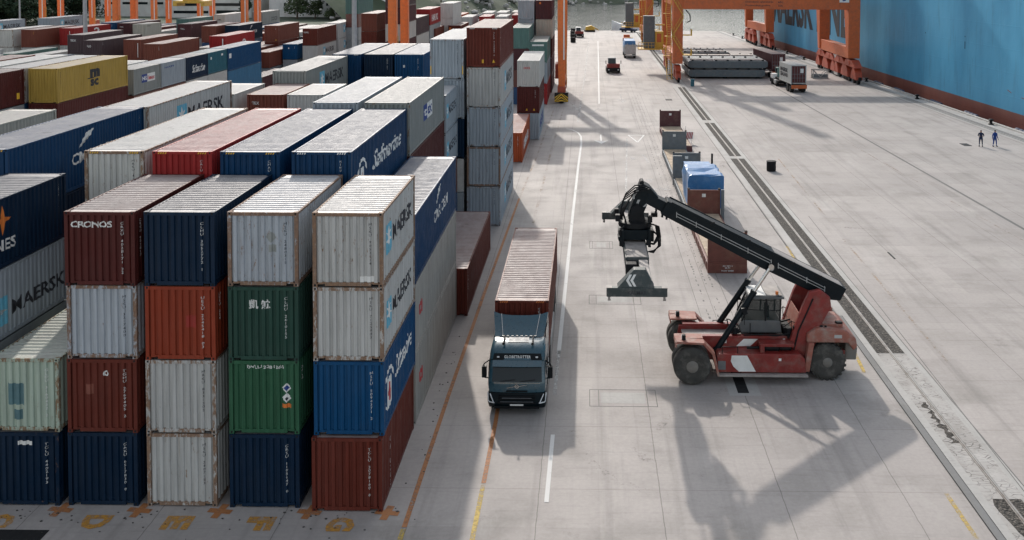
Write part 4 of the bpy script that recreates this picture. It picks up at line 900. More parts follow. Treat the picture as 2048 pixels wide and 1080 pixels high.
for s in (-1, 1):     # front mudguards with lamps, and their props
    a, c = (10.12, 11.22) if s < 0 else (13.08, 14.18); t_ = a if s < 0 else c
    b_ = MB().prism([(11.05, 1.93), (11.10, 1.99), (12.35, 1.93), (12.82, 1.45), (13.05, .42), (12.95, .40), (12.70, 1.40), (12.30, 1.84), (11.12, 1.89)], a, a+.5 if s < 0 else a+.5)
    if s > 0: b_ = MB().prism([(11.05, 1.93), (11.10, 1.99), (12.35, 1.93), (12.82, 1.45), (13.05, .42), (12.95, .40), (12.70, 1.40), (12.30, 1.84), (11.12, 1.89)], c-.5, c)
    b_.box(11.08, 12.34, min(a, c)+(.5 if s < 0 else 0), max(a, c)-(0 if s < 0 else .5), 1.88, 1.96)
    b_.box(11.05, 11.09, a, c, 1.70, 1.95)
    b_.build('mudguard', 'stacker_pink', RS, bevel=.015)
    lm = MB().box(11.35, 11.52, a+.22, a+.42, 1.97, 2.20).build('lamp', 'black_metal', RS, bevel=.02); MB().box(11.335, 11.349, a+.25, a+.39, 2.0, 2.17).build('lens', 'lamp_glass', lm)
# side tanks with steps and the white painted stripe
for s in (-1, 1):
    y0, y1 = (10.42, 11.26) if s < 0 else (13.04, 13.88)
    b_ = MB().prism([(13.0, .48), (12.95, 1.22), (13.05, 1.32), (16.75, 1.32), (16.95, 1.1), (17.0, .48)], y0, y1)
    tk = b_.build('side_tank', 'stacker_red', RS, bevel=.02)
    yy = (y0-.10, y0) if s < 0 else (y1, y1+.10)
    MB().box(13.0, 17.05, yy[0]-(.12 if s < 0 else 0), yy[1]+(.12 if s > 0 else 0)*1, .36, .45).build('step_board', 'dusty_sheen_steel', RS, bevel=.01)
    ys = y0-.004 if s < 0 else y1+.004
    MB().add([(13.62, ys, 1.26), (14.32, ys, 1.26), (14.72, ys, .52), (13.95, ys, .52), (13.70, ys, .75), (13.58, ys, 1.0)], [(0, 1, 2, 3, 4, 5)]).build('stripe', 'white_paint', tk)
    MB().add([(13.0, ys, .6), (13.35, ys, .6), (13.35, ys, 1.0), (13.0, ys, 1.0)], [(0, 1, 2, 3)]).build('worn_patch', 'grey_metal', tk)
    MB().add([(15.75, ys, 1.02), (15.87, ys, 1.02), (15.87, ys, 1.14), (15.75, ys, 1.14)], [(0, 1, 2, 3)]).build('sticker', 'white_paint', tk)
ys = 11.262
MB().prism([(12.6, 1.34), (12.4, 1.72), (14.9, 1.72), (14.9, 1.34)], 11.265, 11.29).build('side_plate', 'stacker_red', RS)
MB().add([(13.95, ys, 1.36), (14.6, ys, 1.36), (14.95, ys, 1.70), (14.3, ys, 1.70)], [(0, 1, 2, 3)]).build('stripe', 'white_paint', RS)
MB().prism([(14.95, 1.3), (14.95, 1.72), (16.5, 1.72), (16.5, 1.58), (15.15, 1.58), (15.15, 1.3)], 10.62, 11.2).build('engine_cover', 'stacker_red', RS, bevel=.02)
b_ = MB().tube((15.2, 10.95, 1.44), (15.85, 10.95, 1.44), .17, n=16); b_.tube((15.9, 10.95, 1.44), (16.4, 10.95, 1.44), .14, n=14); b_.tube((14.4, 10.98, 1.40), (15.2, 10.95, 1.44), .06, n=8); b_.build('muffler', 'black_metal', RS, smooth=True)
# cab
b_ = MB().prism([(14.22, 1.86), (14.12, 2.2), (14.25, 2.45), (16.05, 2.45), (16.12, 1.86)], 11.6, 13.0); cab = b_.build('cab', 'cab_grey', RS, bevel=.04)
b_ = MB()
for y in (11.6, 12.94):
    for p, q in (((14.25, y+.03, 2.42), (14.72, y+.03, 3.48)), ((15.35, y+.03, 2.42), (15.4, y+.03, 3.48)), ((16.03, y+.03, 2.42), (16.06, y+.03, 3.48))): b_.bar(p, q, .07, .07)
    b_.bar((14.3, y+.03, 2.95), (16.04, y+.03, 2.9), .03, .03)
b_.build('pillars', 'black_metal', cab)
b_ = MB()
for y in (11.62, 12.98): b_.add([(14.27, y, 2.44), (16.03, y, 2.44), (16.06, y, 3.48), (14.74, y, 3.48)], [(0, 1, 2, 3)])
b_.add([(14.25, 11.62, 2.44), (14.25, 12.98, 2.44), (14.73, 12.98, 3.48), (14.73, 11.62, 3.48)], [(0, 1, 2, 3)]); b_.add([(16.06, 11.62, 2.44), (16.06, 12.98, 2.44), (16.08, 12.98, 3.48), (16.08, 11.62, 3.48)], [(0, 1, 2, 3)])
MB().add(b_.v, b_.f).build('window', 'cab_glass', cab)
b_ = MB().prism([(14.55, 3.47), (14.6, 3.58), (15.5, 3.62), (16.2, 3.58), (16.22, 3.47)], 11.52, 13.08); b_.build('cab_roof', 'cab_grey', cab, bevel=.03)
MB().box(14.62, 15.35, 11.6, 13.0, 3.622, 3.64).build('roof_panel', 'white_paint', cab); MB().box(15.4, 16.12, 11.6, 13.0, 3.622, 3.635).build('roof_grille', 'dusty_sheen_steel', cab)
for y in (11.35, 13.25): b_ = MB().bar((14.6, y, 1.85), (14.6, y, 2.4), .04, .04); b_.bar((16.5, y, 1.85), (16.5, y, 2.55), .03, .03); b_.bar((16.9, y, 1.85), (16.9, y, 2.45), .03, .03); b_.bar((16.5, y, 2.5), (16.9, y, 2.4), .03, .03); b_.bar((16.1, y, 2.2), (16.5, y, 2.5), .03, .03); b_.bar((14.6, y, 1.86), (16.9, y, 1.86), .03, .03); b_.build('handrail', 'black_metal', RS)
b_ = MB().box(13.75, 14.15, 11.55, 12.1, 1.83, 2.05); b_.tube((13.9, 11.4, 1.9), (13.9, 11.4, 2.2), .14, n=12); b_.build('hydraulic_block', 'black_metal', RS, bevel=.02)
b_ = MB().box(16.2, 16.8, 11.6, 12.7, 1.7, 2.1); b_.tube((16.4, 11.4, 1.75), (16.4, 11.4, 2.2), .16, n=12); b_.build('valve_block', 'black_metal', RS, bevel=.03)
b_ = MB().path([(13.95, 11.45, 2.2), (13.7, 11.5, 2.5), (13.6, 11.9, 2.4), (13.7, 12.1, 2.0)], .03); b_.build('hose', 'black_metal', RS, smooth=True)
b_ = MB().tube((16.62, 11.2, 2.15), (16.62, 11.2, 2.28), .05, n=8); b_.bar((16.55, 11.2, 2.28), (16.7, 11.2, 2.28), .2, .12); b_.build('mirror', 'black_metal', RS)
# boom supports, engine hood and counterweight
A_ = [(16.75, .9), (16.35, 1.65), (16.95, 3.35), (17.25, 4.0), (17.75, 4.1), (18.2, 3.75), (18.25, 3.3), (17.75, 2.4), (17.45, 1.2)]
for y0, y1 in ((11.0, 11.26), (13.04, 13.3)): MB().prism(A_, y0, y1).build('boom_support', 'stacker_red', RS, bevel=.03)
b_ = MB().bar((16.42, YC, 1.6), (16.85, YC, 2.9), 1.78, .06, up=(1, 0, 0)); b_.bar((17.55, YC, 1.3), (17.75, YC, 2.5), 1.78, .08, up=(1, 0, 0)); b_.build('support_web', 'stacker_pink', RS, bevel=.01)
for y in (10.98, 13.32): b_ = MB().path([(16.55, y, 1.3), (16.75, y, 2.2), (17.15, y, 3.1), (17.4, y, 3.7)], .035); b_.build('hose', 'black_metal', RS, smooth=True)
b_ = MB().prism([(17.1, 1.72), (17.12, 2.12), (17.6, 2.42), (18.9, 2.30), (19.35, 1.95), (19.42, 1.55), (19.25, 1.35), (19.0, 1.72)], 10.78, 13.52)
b_.build('rear_body', 'stacker_pink', RS, bevel=.08)
b_ = MB().prism([(16.95, .45), (17.15, 1.75), (17.4, 1.75), (17.2, .45)], 10.6, 10.95); b_.prism([(16.95, .45), (17.15, 1.75), (17.4, 1.75), (17.2, .45)], 13.35, 13.7); b_.build('wheel_guard', 'stacker_pink', RS, bevel=.02)
b_ = MB().prism([(18.95, .75), (19.0, 1.6), (19.4, 1.6), (19.55, 1.3), (19.5, .75)], 11.25, 13.05); b_.build('counterweight', 'rim_grey', RS, bevel=.06)
b_ = MB().box(17.65, 18.85, 11.2, 12.9, 2.30, 2.44); b_.bar((17.9, 13.2, 2.42), (18.9, 13.4, 2.3), .06, .3); b_.build('engine_hood', 'stacker_pink', RS, bevel=.03)
b_ = MB().box(18.55, 18.85, 11.25, 11.5, 2.30, 2.52); b_.tube((17.8, 11.0, 2.40), (17.8, 11.0, 2.46), .08, n=10); b_.tube((18.0, 11.0, 2.39), (18.0, 11.0, 2.45), .06, n=10); b_.build('rear_lamp', 'black_metal', RS, bevel=.02)
b_ = MB().tube((18.3, 13.15, 2.3), (18.3, 13.15, 3.15), .26, n=18); b_.tube((18.3, 13.15, 3.15), (18.3, 13.15, 3.25), .18, n=14); b_.build('air_filter', 'black_metal', RS, smooth=True); MB().tube((18.3, 13.15, 2.5), (18.3, 13.15, 2.62), .265, n=18).build('filter_band', 'yellow_paint', RS, smooth=True)
# boom
def along(p, q, f, d=0.0):
    p = Vector(p); q = Vector(q); u = (q-p).normalized(); n = Vector((-u.z, 0, u.x)); n = n if n.z > 0 else -n
    return p+(q-p)*f+n*d
H0, H1 = Vector((18.93, 0, 3.58)), Vector((10.62, 0, 7.72))
def beam(p, q, f0, f1, d0, d1, y0, y1, mi=0, b_=None):
    b_ = b_ or MB(); P = [along(p, q, f0, d0[0]), along(p, q, f1, d1[0]), along(p, q, f1, d1[1]), along(p, q, f0, d0[1])]
    return b_.prism([(v.x, v.z) for v in P], y0, y1, 'y', mi)
b_ = MB(); P = [along(H0, H1, 0, .40), along(H0, H1, 0.0, -.22), along(H0, H1, .06, -.44), along(H0, H1, .42, -.50), along(H0, H1, .90, -.38), along(H0, H1, 1, -.36), along(H0, H1, 1, .34), along(H0, H1, .3, .42)]
b_.prism([(v.x, v.z) for v in P], YC-.52, YC+.52); bo = b_.build('boom', 'boom_green', RS, bevel=.03)
b_ = MB()
for f0, f1, d in ((.02, .98, .36),): beam(H0, H1, f0, f1, (d-.06, d+.075), (d-.10, d+.035), YC-.56, YC-.50, 0, b_); beam(H0, H1, f0, f1, (d-.06, d+.075), (d-.10, d+.035), YC+.50, YC+.56, 0, b_)
b_.build('boom_flange', 'boom_green', bo, bevel=.008)
b_ = MB(); beam(H0, H1, .02, .40, (.405, .425), (.405, .425), YC-.45, YC+.45, 0, b_); b_.build('boom_top_sheen', 'dusty_sheen_steel', bo)  # pale sheet paints the greyish reflection along the boom's top
b_ = MB()
for d, y in ((.02, .575), (-.10, .575)): 
    P0 = along(H0, H1, .10, d); P1 = along(H0, H1, .36, d); P2 = along(H0, H1, .40, d); P3 = along(H0, H1, .93, d)
    for a, c in ((P0, P1), (P2, P3)): b_.tube((a.x, YC-y, a.z), (c.x, YC-y, c.z), .018, n=6)
for f in (.10, .2, .36, .40, .53, .68, .82, .93): c = along(H0, H1, f, -.04); b_.bar((c.x, YC-.55, c.z-.13), (c.x, YC-.55, c.z+.12), .03, .07)
b_.build('boom_pipe', 'light_grey', bo)
b_ = MB(); c = along(H0, H1, .385, -.30); b_.tube((c.x, YC-.56, c.z), (c.x, YC+.56, c.z), .13, n=16); b_.build('boom_pin', 'light_grey', bo, smooth=True)
b_ = MB(); c = along(H0, H1, .0, .05); b_.box(c.x-.02, c.x+.02, YC-.5, YC-.35, c.z, c.z+.12); b_.build('tail_lamp', 'red_mark', bo)
b_ = MB(); c = along(H0, H1, .04, -.45); b_.tube((17.75, 11.2, 3.62), (17.75, 13.1, 3.62), .16, n=14); b_.path([(c.x-.2, YC-.3, c.z), (c.x-.05, YC-.4, c.z-.35), (c.x-.4, YC-.4, c.z-.45)], .05); b_.build('heel_pin', 'black_metal', RS, smooth=True)
I0, I1 = along(H0, H1, .95), Vector((9.75, 0, 8.22))
b_ = MB(); beam(H0, H1, .97, 1.105, (-.28, .24), (-.24, .22), YC-.42, YC+.42, 0, b_)
b_.prism([(9.68, 8.78), (9.95, 8.62), (10.35, 8.15), (10.05, 7.72), (9.85, 7.85), (9.7, 7.5), (9.62, 7.12), (8.95, 7.12), (9.0, 7.5), (9.25, 8.2)], YC-.40, YC+.40)
ib = b_.build('inner_boom', 'boom_green', RS, bevel=.03)
b_ = MB()
for y in (YC-.46, YC+.46): b_.prism([(8.95, 7.05), (9.1, 7.65), (9.35, 7.9), (9.6, 7.65), (9.75, 7.05)], y-.05, y+.05)
b_.tube((9.58, YC-.3, 8.82), (9.58, YC+.3, 8.82), .10, n=10); b_.bar((9.45, YC, 8.6), (9.6, YC, 8.9), .5, .12); b_.build('boom_head', 'black_metal', RS, bevel=.01)
MB().add([(9.25, YC-.406, 7.72), (9.36, YC-.406, 7.72), (9.50, YC-.406, 8.05), (9.38, YC-.406, 8.05)], [(0, 1, 2, 3)]).build('head_mark', 'light_grey', ib)
MB().add([(9.62, YC-.406, 7.72), (9.72, YC-.406, 7.72), (10.02, YC-.406, 8.0), (9.8, YC-.406, 8.12), (9.76, YC-.406, 8.05), (9.88, YC-.406, 7.97)], [(0, 1, 2, 3, 4, 5)]).build('head_mark', 'light_grey', ib)
for k, (x, z) in enumerate(((10.25, 7.55), (10.55, 7.4), (10.75, 7.3))): MB().bar((x, YC-.44, z+.12), (x-.03, YC-.44, z-.16), .06, .1).build('hose_guide', 'black_metal', ib)
rg = random.Random(2); b_ = MB()
for k in range(5):
    y = YC-.44+.06*k; b_ = MB().path([(9.75, y, 8.7), (9.3, y-.05, 8.55-.05*k), (8.95, y-.05, 8.0), (8.72-.03*k, y, 7.45), (8.85, y, 7.0)], .028); b_.build('hose', 'black_metal', RS, smooth=True)
for k in range(4):
    y = YC-.62-.05*k; b_ = MB().path([(9.9+.06*k, y, 7.0), (10.2+.05*k, y, 6.9), (10.28+.05*k, y, 6.4), (10.12, y, 6.05), (9.9, y, 6.1)], .03); b_.build('hose', 'black_metal', RS, smooth=True)
for k in range(2): b_ = MB().path([(8.75, YC-.7, 6.9), (8.55-.04*k, YC-.75, 6.6), (8.62, YC-.75, 6.1), (8.8, YC-.7, 5.9)], .03); b_.build('hose', 'black_metal', RS, smooth=True)
for s in (-1, 1):     # lift cylinders
    y = YC+s*.95; y2 = YC+s*.78
    a, m_, t_ = Vector((13.0, y, 1.15)), Vector((14.78, y2+.02*s, 3.92)), Vector((15.55, YC+s*.7, 5.05))
    b_ = MB().tube(a, m_, .135, n=16); b_.tube(m_-(m_-a)*.04, m_, .16, n=16); b_.tube(a-Vector((0, .14, 0)), a+Vector((0, .14, 0)), .17, n=14); cy = b_.build('lift_cylinder', 'boom_green', RS, smooth=True)
    b_ = MB().tube(m_, t_, .085, n=14); b_.tube(t_-Vector((0, .12, 0)), t_+Vector((0, .12, 0)), .13, n=14); b_.build('cylinder_rod', 'chrome', cy, smooth=True)
# spreader, hung lengthwise to the lane
SX = 9.07
sp = MB().lathe([(.62, 6.72), (.78, 6.76), (.78, 6.98), (.6, 7.06)], (9.28, YC, 0), 'z', 28).build('rotator', 'black_metal', RS, smooth=True)
b_ = MB().box(8.68, 9.95, YC-.75, YC+.85, 6.25, 6.70); b_.box(8.62, 8.75, YC-.9, YC+1.0, 5.95, 6.75); b_.box(9.85, 9.98, YC-.9, YC+1.0, 5.95, 6.75)
for x in (8.5, 9.98): b_.box(x, x+.16, YC-.5, YC+.6, 6.1, 6.6)
b_.tube((8.55, YC-.9, 6.35), (8.55, YC-.2, 6.35), .10, n=10); b_.build('rotator_frame', 'boom_green', RS, bevel=.02)
b_ = MB()
for x, y, z, h in ((8.62, 11.3, 6.0, .3), (9.86, 11.3, 6.05, .25), (9.95, 12.6, 6.4, .3)): b_.box(x-.1, x+.12, y-.1, y+.12, z, z+h)
b_.build('valve_block', 'black_metal', RS, bevel=.02)
MB().box(8.72, 9.76, YC-3.0, YC+3.0, 5.52, 6.12).build('spreader_beam', 'spreader_green', RS, bevel=.02)
MB().box(8.78, 9.70, YC-2.95, YC+2.9, 6.125, 6.14).build('beam_top', 'dusty_sheen_steel', RS)
b_ = MB().box(9.28, 9.70, 6.3, YC, 5.60, 6.02); b_.box(9.30, 9.68, 6.4, YC-3, 6.02, 6.034, 1); b_.build('telescopic_arm', ['spreader_green', 'dusty_sheen_steel'], RS, bevel=.015)
b_ = MB().box(8.80, 9.22, YC, 18.2, 5.60, 6.02); b_.box(8.82, 9.20, YC+3, 18.1, 6.02, 6.034, 1); b_.build('telescopic_arm', ['spreader_green', 'dusty_sheen_steel'], RS, bevel=.015)
MB().tube((8.95, 6.5, 5.8), (8.95, YC-3, 5.8), .035, n=8).build('telescope_rod', 'chrome', RS, smooth=True)
b_ = MB().box(8.72, 9.2, YC-3.6, YC-2.9, 5.35, 6.0); b_.box(9.28, 9.76, YC+2.9, YC+3.6, 5.35, 6.0); b_.build('telescope_motor', 'black_metal', RS, bevel=.03)
for yy, s in ((6.2, 1), (18.25, -1)):
    b_ = MB().box(SX-1.24, SX+1.24, yy-.15, yy+.15, 5.43, 5.80); eb = b_.build('end_beam', 'spreader_green', RS, bevel=.02)
    b_ = MB(); P = [(SX-.80, 5.80), (SX+.72, 5.80), (SX+.36, 6.5), (SX-.12, 6.5)]; y0, y1 = yy-.13*s, yy+.45*s
    n = 4; b_.add([(x, y0, z) if z < 6 else (x, y0+.16*s, z) for x, z in P]+[(x, y1, z) for x, z in P], [(0, 1, 2, 3), (4, 7, 6, 5), (0, 4, 5, 1), (1, 5, 6, 2), (2, 6, 7, 3), (3, 7, 4, 0)]); b_.build('end_bracket', 'spreader_green', RS, bevel=.02)
    for x in (SX-1.13, SX+1.13): b_ = MB().tube((x, yy, 5.26), (x, yy, 5.43), .05, n=10); b_.bar((x-.06, yy, 5.27), (x+.06, yy, 5.27), .08, .06); b_.build('twistlock', 'dusty_sheen_steel', eb, smooth=True)
    for x0 in (SX-1.26, SX+1.02): MB().box(x0, x0+.24, yy-.17, yy+.17, 5.80, 5.815).build('beam_cap', 'dusty_sheen_steel', eb)
    if s > 0:
        tv, tf = fit(glyphs('KALMAR', bold=.012), SX-.38, 5.53, .78, .15); MB().add([(x, yy-.154, z) for x, z in tv], tf).build('lettering', 'black_mark', eb)
        for k in (0, .17):
            q = [(SX-.30+k, 5.86), (SX-.20+k, 5.86), (SX-.33+k, 6.09), (SX-.20+k, 6.32), (SX-.30+k, 6.32), (SX-.45+k, 6.09)]
            MB().add([(x, yy-.136+(z-5.8)*.16/.7-.004, z) for x, z in q], [(0, 1, 2, 5), (5, 2, 3, 4)]).build('chevron_mark', 'white_mark', eb)

b_ = MB().box(15.0, 15.5, 12.0, 12.6, 2.2, 2.4); b_.box(15.45, 15.6, 12.0, 12.6, 2.4, 3.0); b_.build('seat', 'black_metal', cab, bevel=.04)
for y in (10.5, 13.8): b_ = MB(); [b_.bar((x, y, 1.32), (x, y, 1.62), .03, .03) for x in (13.2, 13.9)]; b_.bar((13.2, y, 1.62), (13.9, y, 1.62), .03, .03); b_.build('grab_rail', 'black_metal', RS)
b_ = MB()
for k in range(7): b_.box(16.3+.06*k, 16.34+.06*k, 11.21, 11.27, 1.74, 1.9)
b_.path([(14.3, 11.2, 1.9), (15.0, 11.15, 1.95), (15.8, 11.2, 1.88), (16.4, 11.2, 2.0)], .03); b_.path([(14.0, 12.3, 1.6), (14.9, 12.0, 1.9), (16.3, 12.2, 2.2), (17.0, 12.2, 2.4)], .04); b_.build('hose', 'black_metal', RS, smooth=True)
for x, z in ((13.4, 1.5), (16.1, 1.66)): MB().box(x, x+.1, 11.255, 11.262, z, z+.16).build('decal', 'white_mark', RS)
MB().box(18.35, 18.7, 10.775, 10.782, 1.95, 2.1).build('decal', 'light_grey', RS)
b_ = MB().tube((15.9, 11.75, 3.62), (15.9, 11.75, 3.78), .07, n=12); b_.build('beacon', 'orange_mark', cab, smooth=True)
for y in (11.15, 13.15): b_ = MB().bar((14.35, y, 2.9), (14.25, y, 3.2), .14, .22); b_.bar((14.3, y, 2.4), (14.3, y, 2.9), .03, .03); b_.build('mirror', 'black_metal', RS)
b_ = MB()
for k in range(4): b_.box(16.9+.28*k, 17.0+.28*k, 11.6, 12.7, 2.445, 2.46)
b_.build('hood_vent', 'black_metal', RS)

rg = random.Random(6)
for k in range(4):     # hose loops and small valve bodies crowding the boom head and the rotator
    y = YC-.46-.05*k; b_ = MB().path([(9.62+.1*k, y, 8.75-.05*k), (9.25, y-.06, 8.75-.1*k), (8.82-.05*k, y, 8.35-.1*k), (8.62, y, 7.7), (8.52+.05*k, y+.05, 7.15)], .03, 7); b_.build('hose', 'black_metal', RS, smooth=True)
for k in range(3):
    b_ = MB().path([(10.02+.05*k, YC-.5, 6.62), (10.32+.06*k, YC-.6, 6.45-.08*k), (10.34+.05*k, YC-.62, 5.95), (10.12, YC-.6, 5.62+.05*k), (9.86, YC-.7, 5.7)], .028, 7); b_.build('hose', 'black_metal', RS, smooth=True)
for x, y, z, a, c in ((8.45, 11.5, 7.12, .22, .3), (8.42, 12.5, 7.1, .2, .35), (9.95, 11.6, 7.05, .2, .28), (10.2, 12.4, 7.1, .3, .2), (8.6, 11.5, 6.35, .16, .4)): MB().box(x-a/2, x+a/2, y-.15, y+.15, z, z+c).build('valve_block', 'black_metal', RS, bevel=.02)
for x, z in ((9.12, 8.1), (9.3, 8.45)): MB().box(x, x+.12, YC-.47, YC-.41, z, z+.22).build('head_highlight', 'light_grey', RS, bevel=.01)  # pale boxes standing in for whitish highlights on the boom head
for f in (.15, .3, .55, .75): c = along(H0, H1, f, .37); MB().box(c.x-.1, c.x+.1, YC-.575, YC-.565, c.z-.05, c.z+.05).build('bracket', 'black_metal', bo)
# ---------------------------------------------------------------- lorry with container in the lane
TX, TY = 4.09, 7.05
TK = thing('lorry', 'dark teal lorry cab with roof fairing pulling a container down the lane', 'lorry', (TX, TY+1.2, 0), world=True)
def T(x, y, z): return (TX+x, TY+y, z)
def plate(b, pts, mi=0): return b.add([T(*p) for p in pts], [tuple(range(len(pts)))], mi)
def loft(b, secs, mi=0, caps=True):
    """skin between cross-sections of equal point count"""
    n = len(secs[0]); v = [T(*p) for s in secs for p in s]; f = [(j*n+i, j*n+(i+1) % n, (j+1)*n+(i+1) % n, (j+1)*n+i) for j in range(len(secs)-1) for i in range(n)]
    if caps: f += [tuple(range(n)), tuple(range(len(secs)*n-1, (len(secs)-1)*n-1, -1))]
    return b.add(v, f, mi)
def sec(z, y0, y1, hw, r=.16):
    """rounded plan section of the cab at height z, front corners rounded"""
    return [(-hw, y1, z), (-hw, y0+r*1.6, z), (-hw+r*.35, y0+r*.55, z), (-hw+r*1.2, y0+.05, z), (-hw*.45, y0, z), (hw*.45, y0, z), (hw-r*1.2, y0+.05, z), (hw-r*.35, y0+r*.55, z), (hw, y0+r*1.6, z), (hw, y1, z)]
b_ = MB()
loft(b_, [sec(.95, .03, 2.3, 1.22), sec(1.22, .03, 2.3, 1.24), sec(1.42, .07, 2.3, 1.24), sec(2.16, .42, 2.3, 1.20), sec(2.20, .36, 2.3, 1.2), sec(2.46, .52, 2.3, 1.18), sec(2.62, .72, 2.3, 1.14, .2), sec(2.74, 1.05, 2.3, 1.08, .2)])
cab = b_.build('cab', 'truck_blue', TK, smooth=True)
cab.modifiers.new('bevel', 'BEVEL').width = .02; cab.modifiers['bevel'].limit_method = 'ANGLE'
b_ = MB()      # lower grille and bumper
loft(b_, [sec(.28, .10, 1.2, 1.22), sec(.42, .02, 1.3, 1.24), sec(.62, -.02, 1.3, 1.25), sec(.95, .0, 1.3, 1.235)]); b_.build('bumper', 'truck_dark', TK, smooth=True)
b_ = MB()
for z0, z1 in ((.66, .74), (.78, .86), (.50, .58)): b_.box(TX-.78, TX+.78, TY-.055, TY+.1, z0, z1)
b_.box(TX-.95, TX+.95, TY-.035, TY+.1, .30, .40); b_.build('grille', 'truck_grille', TK, bevel=.015)
b_ = MB().box(TX-.62, TX+.62, TY-.07, TY-.04, .755, .772); b_.box(TX-.70, TX+.70, TY-.07, TY-.04, .60, .612); b_.build('grille_trim', 'grey_metal', TK)
MB().box(TX-.45, TX+.45, TY-.015, TY+.1, 1.0, 1.06).build('badge_panel', 'truck_grille', TK, bevel=.01)
MB().box(TX-.28, TX+.28, TY-.06, TY-.04, .44, .5).build('number_plate', 'white_mark', TK)
# windscreen and side glass
def ws(z): return .07+.35*(z-1.42)/(2.16-1.42)
b_ = MB(); Z0, Z1 = 1.40, 2.14
b_.add([T(-1.05, ws(Z0)+.03, Z0), T(-.52, ws(Z0)-.015, Z0), T(.52, ws(Z0)-.015, Z0), T(1.05, ws(Z0)+.03, Z0), T(1.02, ws(Z1)+.03, Z1), T(.5, ws(Z1)-.015, Z1), T(-.5, ws(Z1)-.015, Z1), T(-1.02, ws(Z1)+.03, Z1)], [(0, 1, 6, 7), (1, 2, 5, 6), (2, 3, 4, 5)])
b_.build('windscreen', 'dark_glass', TK, smooth=True)
b_ = MB()
for x0 in (-.7, .15): b_.bar(T(x0, ws(1.44)-.04, 1.43), T(x0+.62, ws(1.50)-.04, 1.50), .02, .02)
b_.build('wiper', 'black_metal', TK)
for s in (-1, 1):
    b_ = MB(); b_.add([T(s*1.252, .42, 1.48), T(s*1.252, 1.28, 1.48), T(s*1.225, 1.28, 2.10), T(s*1.225, .62, 2.10)], [(0, 1, 2, 3)]); b_.build('side_window', 'dark_glass', TK)
    b_ = MB(); b_.add([T(s*1.255, .30, .7), T(s*1.262, 1.36, .7), T(s*1.262, 1.36, .72), T(s*1.255, .30, .72)], [(0, 1, 2, 3)]); b_.box(TX+s*1.25-.012, TX+s*1.25+.012, TY+1.355, TY+1.37, .75, 2.1); b_.build('door_seam', 'truck_grille', TK)
    b_ = MB(); xx = s*1.0; b_.add([T(s*.98, -.035, .60), T(s*1.14, .06, .60), T(s*1.22, .22, .93), T(s*1.16, .12, .93)], [(0, 1, 2, 3)]); hl = b_.build('headlight', 'truck_grille', TK)
    b_ = MB(); b_.bar(T(s*.94, -.075, .57), T(s*1.17, .06, .56), .035, .035); b_.bar(T(s*1.185, .07, .57), T(s*1.235, .16, .93), .035, .035); b_.bar(T(s*.98, -.07, .60), T(s*1.13, .04, .92), .03, .03); b_.build('lamp_strip', 'lamp_glass', hl)
    # mirror on two arms
    b_ = MB().box(TX+s*1.40-.10, TX+s*1.40+.10, TY+.22, TY+.42, 1.50, 1.98); b_.bar(T(s*1.2, .5, 2.16), T(s*1.42, .32, 2.06), .05, .05); b_.bar(T(s*1.2, .42, 1.42), T(s*1.40, .32, 1.48), .05, .05); b_.bar(T(s*1.42, .32, 2.06), T(s*1.42, .32, 1.9), .06, .06)
    mr = b_.build('mirror', 'truck_grille', TK, bevel=.03); MB().box(TX+s*1.40-.085, TX+s*1.40+.085, TY+.424, TY+.43, 1.54, 1.94).build('mirror_glass', 'chrome', mr)
# sun visor with lettering above, roof hatch, fairing
b_ = MB(); loft(b_, [[(-1.04, .06, 2.06), (-1.04, .33, 2.225), (-1.04, .34, 2.20), (-1.04, .08, 2.04)], [(0, .0, 2.07), (0, .31, 2.225), (0, .32, 2.20), (0, .02, 2.05)], [(1.04, .06, 2.06), (1.04, .33, 2.225), (1.04, .34, 2.20), (1.04, .08, 2.04)]]); b_.build('sun_visor', 'truck_blue', TK, smooth=True)
b_ = MB().add([T(-1.05, .375, 2.215), T(1.05, .375, 2.215), T(1.0, .50, 2.45), T(-1.0, .50, 2.45)], [(0, 1, 2, 3)]); sg = b_.build('sign_panel', 'truck_grille', TK)
tv, tf = fit(glyphs('GLOBETROTTER', bold=.02, spacing=1.1), -.56, 0, 1.12, .10); b_ = MB().add([T(x, .410+z*.5, 2.28+z) for x, z in tv], tf); b_.build('lettering', 'white_mark', sg).location = (0, -.004, .0)
for s in (-1, 1): MB().box(TX+s*.82-.05, TX+s*.82+.05, TY+.40, TY+.44, 2.30, 2.35).build('marker_lamp', 'lamp_glass', sg)
b_ = MB().add([T(-.45, 1.0, 2.735), T(.45, 1.0, 2.735), T(.42, 1.72, 2.775), T(-.42, 1.72, 2.775)], [(0, 1, 2, 3)]); b_.build('roof_hatch', 'grey_metal', TK)
for s in (-1, 1):
    b_ = MB().tube(T(s*.62, .78, 2.78), T(s*.62, 1.5, 2.82), .035, n=8); b_.tube(T(s*.62, .70, 2.78), T(s*.62, .80, 2.785), .06, .045, n=10); b_.build('air_horn', 'black_metal', TK, smooth=True)
secs = []
for f in (0, .35, .7, 1.0):
    y = 1.55+.95*f; z = 2.76+.62*f**1.15; hw = 1.05+.16*f; up = .10*f*f
    secs.append([(-hw, y+.25*f+.02, z-.3*f-.02), (-hw, y+.16*f, z+up*.9), (-hw*.72, y, z+up*.25), (-hw*.3, y-.05*f, z), (hw*.3, y-.05*f, z), (hw*.72, y, z+up*.25), (hw, y+.16*f, z+up*.9), (hw, y+.25*f+.02, z-.3*f-.02)])
b_ = MB(); n = 8; v = [T(*p) for s in secs for p in s]; b_.add(v, [(j*n+i, j*n+i+1, (j+1)*n+i+1, (j+1)*n+i) for j in range(3) for i in range(n-1)])
